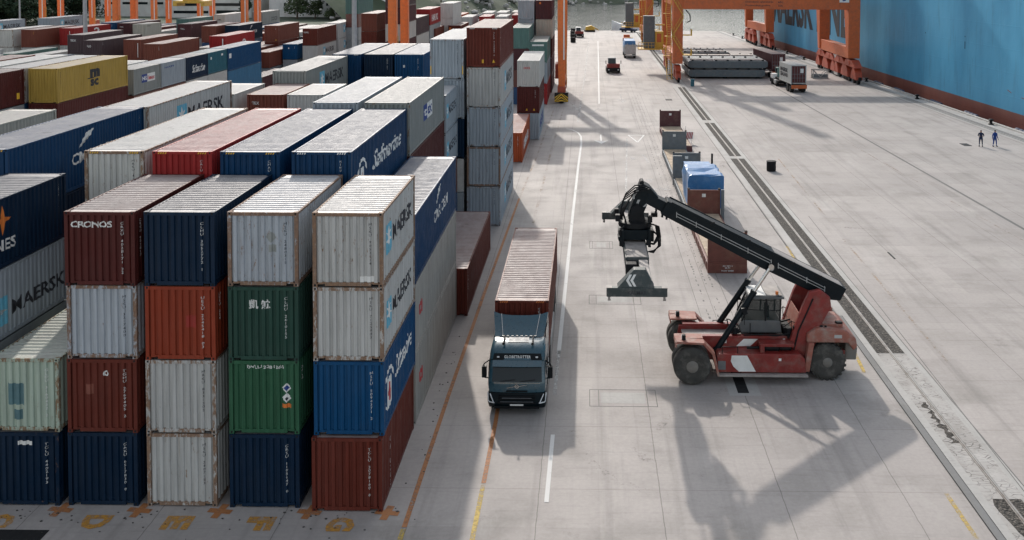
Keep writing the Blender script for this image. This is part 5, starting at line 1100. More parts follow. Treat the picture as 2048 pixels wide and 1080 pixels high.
for s in (-1, 1): b_.add([T(s*1.19, 1.7, 1.5), T(s*1.24, 2.62, 1.5), T(s*1.22, 2.72, 3.2), T(s*1.14, 1.9, 2.86)], [(0, 1, 2, 3)])
b_.build('roof_fairing', 'truck_blue', TK, smooth=True)
b_ = MB()
for s in (-1, 1): b_.bar(T(s*.72, 1.6, 2.80), T(s*.86, 2.5, 3.44), .02, .02)
for i in range(8): x = -.7+.2*i; b_.box(TX+x-.05, TX+x+.05, TY+1.56, TY+1.60, 2.785, 2.80)
b_.build('fairing_seam', 'chrome', TK)
# maker's mark: ring with a slanting bar across the front
b_ = MB().add([(x, z2, y) for x, z2, y in [(TX+p, TY+.012, 1.24+q) for p, q in ring(0, 0, .085, .055, 18)[0]]], ring(0, 0, .085, .055, 18)[1]); b_.bar(T(-.42, .018, 1.17), T(-.08, .010, 1.235), .012, .02); b_.bar(T(.08, .010, 1.245), T(.42, .018, 1.31), .012, .02); b_.bar(T(-.05, .008, 1.24), T(.05, .008, 1.24), .012, .03)
b_.bar(T(-.98, .045, 1.375), T(.98, .045, 1.375), .012, .016); b_.build('emblem', 'chrome', TK).location = (0, -.02, 0)
# chassis, tank, wheels
b_ = MB()
for s in (-1, 1): b_.box(TX+s*.42-.05, TX+s*.42+.05, TY+1.2, TY+6.6, .62, .88)
b_.box(TX-.5, TX+.5, TY+4.6, TY+5.6, .88, 1.02); b_.box(TX-1.0, TX+1.0, TY+.4, TY+1.2, .5, .95); b_.build('chassis', 'black_metal', TK, bevel=.01)
for s in (-1, 1): b_ = MB().box(TX+s*.9-.3, TX+s*.9+.3, TY+2.5, TY+3.9, .4, .98); b_.build('fuel_tank', 'light_grey', TK, bevel=.08)
def rwheel(parent, x, y, R, w, n=24):
    ro = MB().lathe([(R*.55, -w/2+.04), (R*.2, -w/2+.08), (R*.2, w/2-.08), (R*.55, w/2-.04)], (x, y, R), 'x', n).build('wheel', 'rim_grey', parent, smooth=True)
    MB().lathe([(R*.55, -w/2+.02), (R*.9, -w/2), (R, -w/2+.05), (R, w/2-.05), (R*.9, w/2), (R*.55, w/2-.02)], (x, y, R), 'x', n).build('tyre', 'tyre_black', ro, smooth=True)
for x, y, w in ((-1.04, 1.35, .34), (1.04, 1.35, .34), (-.92, 5.1, .6), (.92, 5.1, .6)): rwheel(TK, TX+x, TY+y, .5, w)
TR = thing('container_trailer', 'skeletal trailer under the brown container in the lane', 'trailer', (TX, 16.5, 0), world=True)
b_ = MB()
for s in (-1, 1): b_.box(TX+s*.45-.07, TX+s*.45+.07, 10.5, 22.3, .92, 1.17)
for y in (10.35, 13, 16, 19, 22.2): b_.box(TX-1.15, TX+1.15, y-.1, y+.1, 1.0, 1.18)
b_.build('trailer_frame', 'black_metal', TR, bevel=.01)
for y in (17.9, 19.2, 20.5):
    for x in (-.98, .98): rwheel(TR, TX+x, y, .5, .42)
for s in (-1, 1): MB().box(TX+s*1.2-.02, TX+s*1.2+.02, 13.2, 16.6, .5, .98).build('side_guard', 'light_grey', TR, bevel=.01)
container(5.306, 10.22, 1.2, R40, STD, 'brown', .1, 'brown container with a pinkish ribbed roof riding behind the teal lorry cab', [('id','white','TGBU 5512'),('idL','white','TGBU 551'),('hz','orange')], 'containers on trailers')
# ---------------------------------------------------------------- quay cranes, gantry cranes, ship
def bogie(parent, p, axis, s=1.0):
    """wheel set: balance beam, two trucks and four wheels on the rail"""
    x, y = p; b_ = MB()
    b_.prism([(y-2.6*s, 1.9*s), (y+2.6*s, 1.9*s), (y+1.2*s, 2.7*s), (y-1.2*s, 2.7*s)], x-.45*s, x+.45*s, 'x')
    for d in (-1.75, 1.75): b_.prism([(y+(d-1.15)*s, .55*s), (y+(d+1.15)*s, .55*s), (y+(d+.9)*s, 1.25*s), (y+(d+.3)*s, 1.9*s), (y+(d-.3)*s, 1.9*s), (y+(d-.9)*s, 1.25*s)], x-.4*s, x+.4*s, 'x')
    b_.tube((x-.5*s, y, 2.3*s), (x+.5*s, y, 2.3*s), .3*s, n=10); bo = b_.build('bogie', 'deep_orange', parent, bevel=.02)
    for d in (-2.5, -1.05, 1.05, 2.5): MB().lathe([(.40*s, -.16*s), (.44*s, -.1*s), (.44*s, .1*s), (.40*s, .16*s)], (x, y+d*s, .44*s), 'x', 14).build('wheel', 'black_metal', bo, smooth=True)
    for d in (-3.2, 3.2): MB().box(x-.15*s, x+.15*s, y+d*s-.25, y+d*s+.25, .5*s, .9*s).build('buffer', 'black_metal', bo)
def quay_crane(y0, y1, xl0, xl1, xw0, xw1, label, writing=False):
    q = thing('quay_crane', label, 'crane', ((xl0+xw0)/2, (y0+y1)/2, 0), group='orange quay cranes', world=True)
    ZB, ZT = 12.1, 15.6
    for (x, y, sgn, land) in ((xl0, y0, 1, 1), (xl1, y1, -1, 1), (xw0, y0, 1, 0), (xw1, y1, -1, 0)):
        w = .80 if land else .95; t0 = 1.2; t1 = 2.9
        b_ = MB(); ya, yb = (y-t0/2, y+t0/2) if sgn > 0 else (y-t0/2, y+t0/2)
        top = (y-t0/2, y-t0/2+t1)
        zb = 3.0 if land else 4.0
        b_.prism([(ya, zb), (yb, zb), (top[1], ZB+.02), (top[1], 34), (top[0], 34), (top[0], ZB)], x-w, x+w, 'x'); b_.build('leg', 'orange_paint', q, bevel=.04)
        bogie(q, (x, y+(.6*sgn if land else .2*sgn)), 'y', 1.0 if land else 1.4)
        if not land: bogie(q, (x+(.05 if sgn > 0 else -.05), y+6.6*sgn), 'y', 1.4)
    for (xa, xb, land) in ((xl0, xl1, 1), (xw0, xw1, 0)):
        b_ = MB(); n0, n1 = y0+.6, y1-.6; zb = (2.9, 4.6) if land else (3.9, 5.8); xm = (xa+xb)/2
        P = [(xa-.75, n0), (xa+.75, n0), (xb+.75, n1), (xb-.75, n1)]; b_.prism(P, *zb, axis='z'); b_.build('sill_beam', 'orange_paint', q, bevel=.05)
        b_ = MB().box(xm-.6, xm+.6, (n0+n1)/2-.8, (n0+n1)/2+.8, .3, zb[0]) if land else MB().prism([((n0+n1)/2-1.3, .2), ((n0+n1)/2+1.0, .2), ((n0+n1)/2+1.8, zb[0]), ((n0+n1)/2-1.6, zb[0])], xm-.35, xm+.35, 'x'); b_.build('storm_anchor', 'white_paint', q, bevel=.03)
    for (ya, a, c) in ((y0, xl0, xw0), (y1, xl1, xw1)):
        b_ = MB().box(a+.8, c-.95, ya-.7, ya+.7, ZB, ZT); pb = b_.build('portal_beam', 'orange_paint', q, bevel=.05)
        if writing and ya == y0:
            for j, z in enumerate((13.15, 12.55)):
                tv, tf = fit(glyphs(('Dozvoljeno opterecenje', 'Proizvodnja godine')[j], bold=.02), 33.2, z, 4.6 if j == 0 else 4.1, .36); MB().add([(x, ya-.706, zz) for x, zz in tv], tf).build('lettering', 'black_mark', pb)
                tv, tf = fit(glyphs(('65t', '50t')[j], bold=.02), 38.6, z, .75, .36); MB().add([(x, ya-.706, zz) for x, zz in tv], tf).build('lettering', 'black_mark', pb)
            MB().box(48.7, 50.3, ya-.72, ya-.704, 13.3, 14.6).build('notice_board', 'white_paint', pb)
            tv, tf = fit(glyphs('3', bold=.05), 49.2, 13.5, .6, .9); MB().add([(x, ya-.726, zz) for x, zz in tv], tf).build('lettering', 'navy_mark', pb)
    for (a, c) in ((xl0, xl1), (xw0, xw1)): MB().bar((a, y0+1.2, 13.9), (c, y1-1.2, 13.9), 1.2, 2.6).build('side_beam', 'orange_paint', q, bevel=.05)
    # stairs, lift cabin and platforms on the landside legs
    st = MB(); x = xl0-1.35
    for k in range(4):
        z0 = .4+3.6*k; ya, yb = (y0-.4, y0+3.4) if k % 2 == 0 else (y0+3.4, y0-.4)
        for dx in (-.4, .4): st.bar((x+dx, ya, z0), (x+dx, yb, z0+3.6), .09, .2)
        for i in range(10): f = i/10; st.box(x-.4, x+.4, ya+(yb-ya)*f-.12, ya+(yb-ya)*f+.12, z0+3.6*f, z0+3.6*f+.04)
        for dx in (-.44, .44):
            st.bar((x+dx, ya, z0+1.0), (x+dx, yb, z0+4.6), .05, .05)
            for i in range(5): f = i/4; st.bar((x+dx, ya+(yb-ya)*f, z0+3.6*f), (x+dx, ya+(yb-ya)*f, z0+3.6*f+1.0), .04, .04)
        st.box(x-.8, x+.9, yb-.5, yb+.5, z0+3.55, z0+3.62)
    st.build('stair', 'yellow_paint', q)
    st = MB(); xo = xl0+1.0
    for k in range(3):
        z0 = 4.5+3.2*k; s_ = 1 if k % 2 else -1
        st.bar((xl0-.9*s_, y0-.75, z0), (xl0+.9*s_, y0-.75, z0+3.0), .08, .12); st.bar((xl0-.9*s_, y0-.75, z0+.9), (xl0+.9*s_, y0-.75, z0+3.9), .05, .05)
        for i in range(7): f = i/6; st.bar((xl0+(-.9+1.8*f)*s_, y0-.75, z0+3*f), (xl0+(-.9+1.8*f)*s_, y0-.75, z0+3*f+.9), .04, .04)
    for z in (4.4, 7.7): st.box(xl0+.8, xl0+2.3, y0-.9, y0+1.2, z, z+.12); st.box(xl0+2.24, xl0+2.3, y0-.9, y0+1.2, z+.95, z+1.02); [st.bar((xl0+2.27, y0-.9+.5*i, z), (xl0+2.27, y0-.9+.5*i, z+1.0), .05, .05) for i in range(5)]
    st.build('walkway', 'yellow_paint', q)
    b_ = MB().box(xl1-4.6, xl1-2.6, y1-5.5, y1-3.5, 4.3, 10.2); cb = b_.build('cable_reel_cabin', 'hatch_grey', q, bevel=.03)
    b_ = MB().box(xl1-5.6, xl1-.8, y1-6.3, y1-3.0, 4.1, 4.3)
    for i in range(9):
        X_ = xl1-5.6+.6*i; b_.bar((X_, y1-6.3, 4.3), (X_, y1-6.3, 5.4), .06, .06)
    b_.bar((xl1-5.6, y1-6.3, 5.4), (xl1-.8, y1-6.3, 5.4), .07, .07); b_.bar((xl1-5.6, y1-6.3, 4.85), (xl1-.8, y1-6.3, 4.85), .05, .05); b_.build('platform', 'yellow_paint', q)
    b_ = MB().box(xl1-2.5, xl1-1.0, y1-5.3, y1-3.8, 4.3, 7.4); b_.bar((xl1-2.5, y1-5.4, 8.6), (xl1-.8, y1-5.4, 8.6), .5, .25); b_.build('lift_cabin', 'yellow_paint', q, bevel=.03)
    MB().box(xl1-2.2, xl1-1.4, y1-5.31, y1-5.28, 5.4, 7.0).build('cabin_door', 'orange_paint', q)
    MB().path([(xl0+1.2, y0-.8, 12.0), (xl0+1.9, y0-.9, 11.2), (xl0+2.0, y0-.9, 10.2), (xl0+1.4, y0-.8, 9.9)], .09, 8).build('power_cable', 'black_metal', q, smooth=True)
    return q
quay_crane(127.0, 147.0, 22.1, 21.9, 51.25, 51.3, 'nearer orange quay crane with yellow stairs and writing on its portal beam', True)
quay_crane(191.5, 212.5, 21.6, 21.2, 49.6, 48.4, 'further orange quay crane seen through the nearer one')
# yard gantry cranes: portal on rubber tyres across the stacks
def gantry(xl, xr, y0, y1, label, bumper=False, pipe=False):
    g_ = thing('gantry_crane', label, 'crane', ((xl+xr)/2, (y0+y1)/2, 0), group='orange yard gantry cranes', world=True)
    for x in (xl, xr):
        for y in (y0, y1):
            b_ = MB().prism([(x-.45, 2.2), (x+.45, 2.2), (x+.58, 8), (x+.58, 20), (x-.58, 20), (x-.58, 8)], y-.55, y+.55); lg = b_.build('leg', 'gantry_orange', g_, bevel=.03)
            for dx in (.0,): MB().box(x+.22, x+.40, y-.62, y-.555, 6, 20).build('cable_tray', 'white_paint' if pipe or x == xr else 'gantry_orange', lg)
            b_ = MB().box(x-.55, x+.55, y-1.6, y+1.6, 1.3, 2.25); b_.box(x-.5, x+.5, y-1.0, y+1.0, .9, 1.35); bo = b_.build('bogie', 'deep_orange', g_, bevel=.03)
            for d in (-.95, .95): MB().lathe([(.4, -.28), (.72, -.3), (.78, -.2), (.78, .2), (.72, .3), (.4, .28)], (x, y+d, .78), 'x', 18).build('wheel', 'tyre_black', bo, smooth=True)
        MB().box(x-.4, x+.4, y0+.5, y1-.5, 2.3, 3.1).build('sill_beam', 'gantry_orange', g_, bevel=.03)
        b_ = MB().box(x-1.0, x-.4, y0+1.5, y0+4.5, 3.1, 5.2); b_.build('power_box', 'deep_orange', g_, bevel=.04)
        b_ = MB()
        for k in range(16): b_.box(x+.66, x+.70, y0-.1, y0+.5, 2.6+.4*k, 2.64+.4*k)
        for y in (y0-.1, y0+.5): b_.box(x+.66, x+.70, y-.03, y+.03, 2.4, 9.2)
        b_.build('ladder', 'yellow_paint', g_)
    for y in (y0, y1): MB().box(xl-1.2, xr+1.2, y-.55, y+.55, 20, 21.6).build('top_beam', 'gantry_orange', g_, bevel=.04)
    if bumper:
        b_ = MB().box(xr-.95, xr+.95, y0-2.1, y0-1.75, .25, 1.55); bp = b_.build('bumper', 'tyre_black', g_, bevel=.03)
        b_ = MB(); y = y0-2.105
        for s in (-1, 1):
            for k in range(4):
                za = -.35+.42*k; q = [(xr, za+.75), (xr, za+.95), (xr+s*.93, za+.95-.93), (xr+s*.93, za+.75-.93)]
                from_z = lambda p: (p[0], y, min(max(p[1], .27), 1.53))
                b_.add([from_z((a, 1.8-c)) if False else from_z((a, c)) for a, c in q], [(0, 1, 2, 3)])
        b_.build('chevron_stripe', 'yellow_mark', bp)
    return g_
gantry(-20.35, 3.45, 101.8, 110.6, 'orange yard gantry crane with a black and yellow striped bumper by the lane', True)
gantry(-87.3, -61.5, 158, 165.5, 'orange yard gantry crane left of the white building')
gantry(-124, -97, 196, 204, 'orange yard gantry crane furthest left, before the dark trees', pipe=True)
gantry(-118.5, -91, 197.5+11, 205.5+11, 'orange yard gantry crane just behind the furthest left one', pipe=True)
b_ = MB().box(-76.8, -70.4, 160, 164, 11.5, 12.0); b_.box(-75, -72, 160.5, 163.5, 12.0, 13.5); b_.box(-76.8, -76.0, 160, 164, 10.9, 11.6); b_.box(-71.2, -70.4, 160, 164, 10.9, 11.6); s_ = b_.build('container_spreader', 'yellow_paint', bevel=.05); tag(s_, 'yellow spreader hanging below the yard gantry crane left of the white building', 'spreader')
# the ship
def hx(y): return qx(y, 2.4)
SH = thing('container_ship', 'huge pale blue ship with a red waterline berthed along the quay', 'ship', (hx(100), 100, 0), world=True)
ys_ = [-60+6*i for i in range(41)]+[190, 195, 200, 206, 212, 219, 226, 233]
def hull_x(y, z):
    x = hx(y)
    if y > 208: f = (y-208)/25.0; x += 15*f**2.2+(30-z)*.10*f*f
    return x
def skin(name, z0, z1, nz, mat):
    b_ = MB(); vs_ = [(hull_x(y, z0+(z1-z0)*k/nz), y, z0+(z1-z0)*k/nz) for k in range(nz+1) for y in ys_]; n = len(ys_)
    b_.add(vs_, [(k*n+i, k*n+i+1, (k+1)*n+i+1, (k+1)*n+i) for k in range(nz) for i in range(n-1)])
    vs2 = [(x+14, y, z) for x, y, z in vs_]; return b_.build(name, mat, SH, smooth=True)
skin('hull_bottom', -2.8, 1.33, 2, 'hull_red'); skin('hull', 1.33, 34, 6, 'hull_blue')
b_ = MB(); n = len(ys_); b_.add([(hull_x(y, 34), y, 34) for y in ys_]+[(hull_x(y, 34)+30, y, 34) for y in ys_], [(i, i+1, n+i+1, n+i) for i in range(n-1)]); b_.build('deck', 'grey_metal', SH)
def hull_text(txt, y0, w, z0, h):
    v, f = fit(glyphs(txt, bold=.04), 0, 0, w, h); bm = bmesh.new(); vv = [bm.verts.new((x, y, 0)) for x, y in v]
    for q in f:
        try: bm.faces.new([vv[i] for i in q])
        except ValueError: pass
    bmesh.ops.triangulate(bm, faces=bm.faces[:])
    for k in range(1, int(w/3)): bmesh.ops.bisect_plane(bm, geom=bm.verts[:]+bm.edges[:]+bm.faces[:], plane_co=(k*3, 0, 0), plane_no=(1, 0, 0))
    for a in bm.verts: u, z = a.co.x, a.co.y; yy = y0-u; a.co = (hull_x(yy, z0+z)-.03-SH.location.x, yy-SH.location.y, z0+z)
    me = bpy.data.meshes.new('lettering'); bm.to_mesh(me); bm.free(); me.materials.append(MATS['black_mark']); o = bpy.data.objects.new('lettering', me); COL.objects.link(o); o.parent = SH
hull_text('MAERSK', 205.5, 34.5, 5.7, 9.5); hull_text('LINE', 168.3, 21, 5.7, 9.5)
b_ = MB()
for y, z, dz in ((98.6, 8.0, 1.0), (98.6, 9.6, .15), (82, 10.5, .2), (80, 5.5, .2), (76, 9.3, .15), (112, 9.2, .2), (71.2, 3.0, .35)): b_.box(hull_x(y, z)-.02, hull_x(y, z)+.1, y-.07, y+.07, z, z+dz)
b_.build('scupper', 'dark_void', SH)
b_ = MB()
for y, z, w in ((79.5, 2.6, 4.5), (83, 3.4, 2.0), (86.5, 3.9, 1.0)): b_.bar((hull_x(y, z)-.015, y, z), (hull_x(y-w, z-.25)-.015, y-w, z-.25), .02, .10)
b_.build('scratch', 'hull_red', SH)
b_ = MB()
for k in range(4):
    for w_ in (0, 1): b_.box(hull_x(70-k*.0, 1)-.02, hull_x(70, 1)+.05, 73.2-k*.75-w_*.2, 73.32-k*.75-w_*.2, .55, 1.0)
b_.box(hull_x(67.5, 1)-.02, hull_x(67.5, 1)+.05, 67.2, 67.5, .3, 2.8); b_.build('draft_mark', 'white_mark', SH)
for k in range(30):
    pass
# bollards and fenders on the edge of the quay
for y in (238, 226, 213, 190, 179.6, 166, 152, 139, 128, 106.5, 83.8, 62, 42):
    x = qx(y, -.85); b_ = MB().lathe([(.34, 0), (.30, .12), (.17, .2), (.17, .42), (.30, .5), (.34, .6), (.22, .68)], (x, y, 0), 'z', 14); o = b_.build('bollard', 'black_metal', smooth=True, org=(x, y, 0), loc=(x, y, 0)); tag(o, 'black mooring bollard standing on the quay edge beside the ship', 'bollard', 'bollards along the quay edge')
for y in (126, 117, 103, 92, 78.5, 66, 52, 136, 158, 172):
    x = qx(y, .45); b_ = MB()
    for k in range(4): b_.lathe([(.30, -.45), (.36, -.3), (.36, .3), (.30, .45)], (x, y-1.5+k*1.0, -.12), 'y', 12)
    b_.box(x-.45, x-.1, y-2.1, y+2.1, -.5, .02); o = b_.build('dock_fender', 'fender_blue', smooth=True, org=(x, y, 0), loc=(x, y, 0)); tag(o, 'dark blue rubber dock fender on the quay edge against the red hull', 'fender', 'fenders along the quay edge')
# ---------------------------------------------------------------- flat racks in the lane
def rack(x0, y0, L, zend, mat, label, near=True, far=True, hnear=2.55, hfar=2.4, name='flat_rack', cat='flat rack'):
    r_ = thing(name, label, cat, (x0+CW/2, y0, 0), group='flat racks parked in a row', world=True); x1 = x0+CW
    b_ = MB().box(x0, x0+.14, y0+.2, y0+L-.2, .05, .60); b_.box(x1-.14, x1, y0+.2, y0+L-.2, .05, .60)
    n = int(L/1.1)
    for i in range(n): b_.box(x0-.03, x0+.02, y0+.6+i*1.1, y0+.72+i*1.1, .1, .58)
    b_.box(x0, x1, y0, y0+.2, .0, .62); b_.box(x0, x1, y0+L-.2, y0+L, .0, .62); b_.build('base_frame', mat, r_, bevel=.01)
    b_ = MB(); k = 0; y = y0+.22
    while y < y0+L-.4: b_.box(x0+.15, x1-.15, y, y+.24, .60, .64+.004*(k % 3)); y += .26; k += 1
    b_.build('timber_floor', 'timber', r_)
    for yy, h, on, s in ((y0+.02, hnear, near, -1), (y0+L-.14, hfar, far, 1)):
        if not on: continue
        b_ = MB().box(x0+.1, x1-.1, yy+.04, yy+.09, .64, h-.1); b_.box(x0, x0+.13, yy, yy+.14, .62, h); b_.box(x1-.13, x1, yy, yy+.14, .62, h); b_.box(x0+.13, x1-.13, yy+.01, yy+.13, h-.14, h-.02)
        b_.box(x0+.13, x1-.13, yy+.01, yy+.13, .62, .72); w = b_.build('end_wall', mat, r_, bevel=.01)
        for x in (x0, x1-.16): MB().box(x, x+.16, yy-.01, yy+.17, h, h+.11).build('corner_casting', 'casting', w)
        if s < 0 or True: MB().box(x0+CW*.5-.14, x0+CW*.5+.14, yy+.030, yy+.038, h-.55, h-.3).build('plate', 'white_mark', w)
    return r_
r1 = rack(14.5, 26.1, R40, 0, 'rack_brown', 'brown flat rack with a timber floor partly hidden by the reach stacker boom')
b_ = MB(); 
for j, (tx, w, u, z) in enumerate((('421 9871 0', .62, .92, .42), ('22 P1', .32, 1.06, .30), ('MGW 30480', .75, .85, .12))):
    tv, tf = fit(glyphs(tx, bold=.02), 14.5+u, z, w, .085); b_.add([(x, 26.09, zz) for x, zz in tv], tf)
b_.build('lettering', 'white_mark', r1)
MB().box(14.62, 16.8, 26.16, 26.24, .625, .70).build('timber_sill', 'timber', r1)
MB().box(16.98, 17.2, 37.9, 38.1, .0, 2.45).build('end_post', 'rack_grey', r1, bevel=.01)
r2 = rack(14.55, 39.0, R40, 0, 'rack_grey', 'grey flat rack loaded with a bundle under blue tarpaulin', near=False, hfar=2.67)
tp = MB(); rg = random.Random(9); secs = []
P0 = [(14.78, .66), (14.72, 1.6), (14.70, 2.6), (14.80, 3.12), (15.0, 3.17), (16.2, 3.13), (17.2, 3.18), (17.36, 3.1), (17.42, 2.2), (17.38, .66)]
for j, y in enumerate((39.55, 39.75, 40.6, 41.7, 42.2, 42.9, 43.6, 44.1)):
    dz = (0, .05, 0, -.10, .05, -.05, .0, -.06)[j]; secs.append([(x+rg.uniform(-.05, .05)+(.12 if 2 < j < 5 and i in (1, 2) else 0), y+rg.uniform(-.04, .04), z+(dz+rg.uniform(-.05, .05) if z > 2 else 0)) for i, (x, z) in enumerate(P0)])
n = len(P0); tp.add([p for s in secs for p in s], [(j*n+i, j*n+i+1, (j+1)*n+i+1, (j+1)*n+i) for j in range(7) for i in range(n-1)]+[tuple(range(n)), tuple(range(8*n-1, 7*n-1, -1))])
tp.box(15.0, 17.1, 44.2, 46.2, .66, 2.9)
o = tp.build('covered_cargo', 'tarp_blue', smooth=False, org=(16, 42, 0), loc=(16, 42, 0)); tag(o, 'bulky cargo wrapped in a shiny blue tarpaulin on the grey flat rack', 'cargo')
MB().box(17.25, 17.4, 45.9, 46.05, .6, 3.6).build('lashing_post', 'black_metal', r2)
b_ = MB().box(14.5, 15.3, 50.2, 50.5, .0, 2.55); b_.box(14.6, 15.2, 50.15, 50.2, .2, .7); b_.build('end_post', 'rack_grey', r2, bevel=.02)
r3 = rack(14.6, 51.4, R40, 0, 'rack_grey', 'grey flat rack with an upright end wall and open pale floor', near=False, hfar=2.45)
r4 = rack(15.4, 65.4, R40, 0, 'rack_maroon', 'maroon flat rack with an upright end wall, last of the row', near=False, hfar=2.45)
b_ = MB()
for k in range(5): b_.add([(17.5+k*.17, 70.0, .55), (17.59+k*.17, 70.0, .55), (17.76+k*.17, 70.0, 1.25), (17.67+k*.17, 70.0, 1.25)], [(0, 1, 2, 3)])
bd = MB().box(17.45, 18.45, 70.01, 70.05, .5, 1.3); bd.box(17.6, 17.66, 70.05, 70.1, 0, 1.9); bd.box(18.2, 18.26, 70.05, 70.1, 0, .6); wb = bd.build('warning_board', 'white_paint', org=(18, 70, 0), loc=(18, 70, 0)); tag(wb, 'red and white striped warning board standing beside the maroon flat rack', 'barrier'); wb['_org'] = (18, 70, 0); b_.build('stripe', 'red_mark', wb)
# litter bin on the apron
b_ = MB().lathe([(.40, 0), (.44, .1), (.44, .85), (.48, .9), (.44, .95), (.2, .97)], (24.2, 56.3, 0), 'z', 18); o = b_.build('oil_drum', 'black_metal', smooth=True, org=(24.2, 56.3, 0), loc=(24.2, 56.3, 0)); tag(o, 'dark drum standing alone on the open apron beside the rail', 'drum')
# hatch covers
def hatch(x0, x1, y0, y1, z0, z1, label):
    h_ = thing('hatch_cover', label, 'hatch cover', ((x0+x1)/2, (y0+y1)/2, z0), group='hatch covers stacked on the quay', world=True)
    b_ = MB().prism([(x0, z0+.25), (x0+.5, z0), (x1-.5, z0), (x1, z0+.25), (x1, z1-.12), (x1-.2, z1), (x0+.2, z1), (x0, z1-.12)], y0, y1); b_.build('panel', 'hatch_grey', h_, bevel=.03)
    for i in range(7):
        x = x0+.8+(x1-x0-1.6)*i/6
        for y in (y0+.4, (y0+y1)/2, y1-.5): MB().box(x-.18, x+.18, y-.12, y+.12, z1, z1+.22).build('container_socket', 'black_metal', h_)
    b_ = MB()
    for i in range(3):
        xa = x0+.6+(x1-x0-1.2)*i/3; b_.box(xa, xa+(x1-x0)/3-.6, y0+.9, y0+2.6, z1, z1+.16); b_.box(xa, xa+(x1-x0)/3-.6, y1-3.2, y1-1.4, z1, z1+.16)
    b_.build('top_pad', 'dusty_sheen_steel', h_, bevel=.03)
    b_ = MB()
    for i in range(8): x = x0+.6+(x1-x0-1.2)*i/7; b_.box(x-.06, x+.06, y0-.06, y0, z0+.25, z1-.15)
    b_.build('stiffener', 'hatch_grey', h_)
hatch(24.4, 37.4, 130.8, 143.5, .35, 1.55, 'blue grey hatch cover lying lowest in the nearer stack'); hatch(24.3, 37.9, 131.0, 144, 1.85, 3.05, 'blue grey hatch cover on top of the nearer stack'); hatch(26.3, 36.2, 163.8, 172.5, .3, 1.7, 'grey hatch cover lying by itself behind the nearer stack')
for x, y in ((25.2, 132.5), (36.4, 132.5), (25.2, 142), (36.4, 142), (30.8, 132.5), (30.8, 142)):
    b_ = MB().box(x-.3, x+.3, y-.3, y+.3, 1.55, 1.85); b_.box(x-.35, x+.35, y-.35, y+.35, 0, .35); tag(b_.build('support_block', 'black_metal', org=(x, y, 0), loc=(x, y, 0)), 'dark support block between and under the stacked hatch covers', 'block', 'support blocks')
for x, y in ((27.2, 165), (35.2, 165)): tag(MB().box(x-.3, x+.3, y-.3, y+.3, 0, .3).build('support_block', 'black_metal', org=(x, y, 0), loc=(x, y, 0)), 'dark support block between and under the stacked hatch covers', 'block', 'support blocks')
# vehicles in the distance
def tractor_unit(x, y, rz, label, cabm, body, trailer=None):
    t_ = thing('terminal_tractor', label, 'tractor', (x, y, 0), rz)
    b_ = MB().box(-1.15, 1.15, 0, 4.6, .55, .95); b_.box(-1.2, 1.2, -.15, .1, .35, 1.0); b_.build('chassis', 'black_metal', t_, bevel=.03)
    b_ = MB().prism([(.0, .95), (-.05, 1.7), (.2, 1.75), (1.6, 1.75), (1.6, .95)], -1.15, 1.15, 'x'); b_.build('bonnet', body, t_, bevel=.05)
    b_ = MB().prism([(.25, 1.7), (.45, 2.75), (1.75, 2.8), (1.85, 1.2), (.6, 1.2)], -.95, .45, 'x'); cb = b_.build('cab', cabm, t_, bevel=.06)
    b_ = MB().add([(-.85, .235, 1.78), (.35, .235, 1.78), (.30, .425, 2.66), (-.8, .425, 2.66)], [(0, 1, 2, 3)]); b_.add([(.455, .5, 1.8), (.455, 1.6, 1.8), (.455, 1.6, 2.6), (.455, .6, 2.6)], [(0, 1, 2, 3)]); b_.build('window', 'dark_glass', cb)
    for s in (-1, 1):
        MB().box(s*.85-.12, s*.85+.12, -.17, -.145, .6, .75).build('headlight', 'lamp_glass', t_); MB().box(s*1.35-.06, s*1.35+.06, .3, .5, 1.7, 2.3).build('mirror', 'black_metal', t_)
        for yy in (.9, 3.4): MB().lathe([(.25, -.18), (.46, -.2), (.5, -.12), (.5, .12), (.46, .2), (.25, .18)], (s*1.0, yy, .5), 'x', 16).build('wheel', 'tyre_black', t_, smooth=True)
    return t_
tractor_unit(11.75, 138.6, rad(2), 'red and black terminal tractor driving down the middle of the lane', 'grey_metal', 'stacker_red')
bt = thing('tipper_truck', 'blue truck with a grey tailgate seen from behind in the lane', 'truck', (16.0, 167.3, 0))
b_ = MB().box(-1.2, 1.2, 0, 7.2, .85, 2.4); b_.build('body', 'grey_metal', bt, bevel=.05); b_ = MB().prism([(-1.25, 2.3), (-1.1, 3.7), (1.1, 3.7), (1.25, 2.3)], .1, 7.2); b_.build('cover', 'tarp_blue', bt, bevel=.1)
MB().box(-1.15, 1.15, -.08, 0, .9, 2.9).build('tailgate', 'light_grey', bt, bevel=.03)
b_ = MB(); [b_.box(x-.05, x+.05, -.13, -.08, .9, 3.2) for x in (-.55, .55)]; b_.box(-1.1, 1.1, -.16, -.05, .55, .75); b_.build('tail_frame', 'light_grey', bt)
b_ = MB().box(-1.2, 1.2, 7.4, 9.2, .7, 3.0); b_.build('cab', 'tarp_blue', bt, bevel=.08)
for s in (-1, 1):
    for yy in (1.2, 2.5, 8.2): MB().lathe([(.25, -.2), (.46, -.22), (.5, -.12), (.5, .12), (.46, .22), (.25, .2)], (s*1.0, yy, .5), 'x', 16).build('wheel', 'tyre_black', bt, smooth=True)
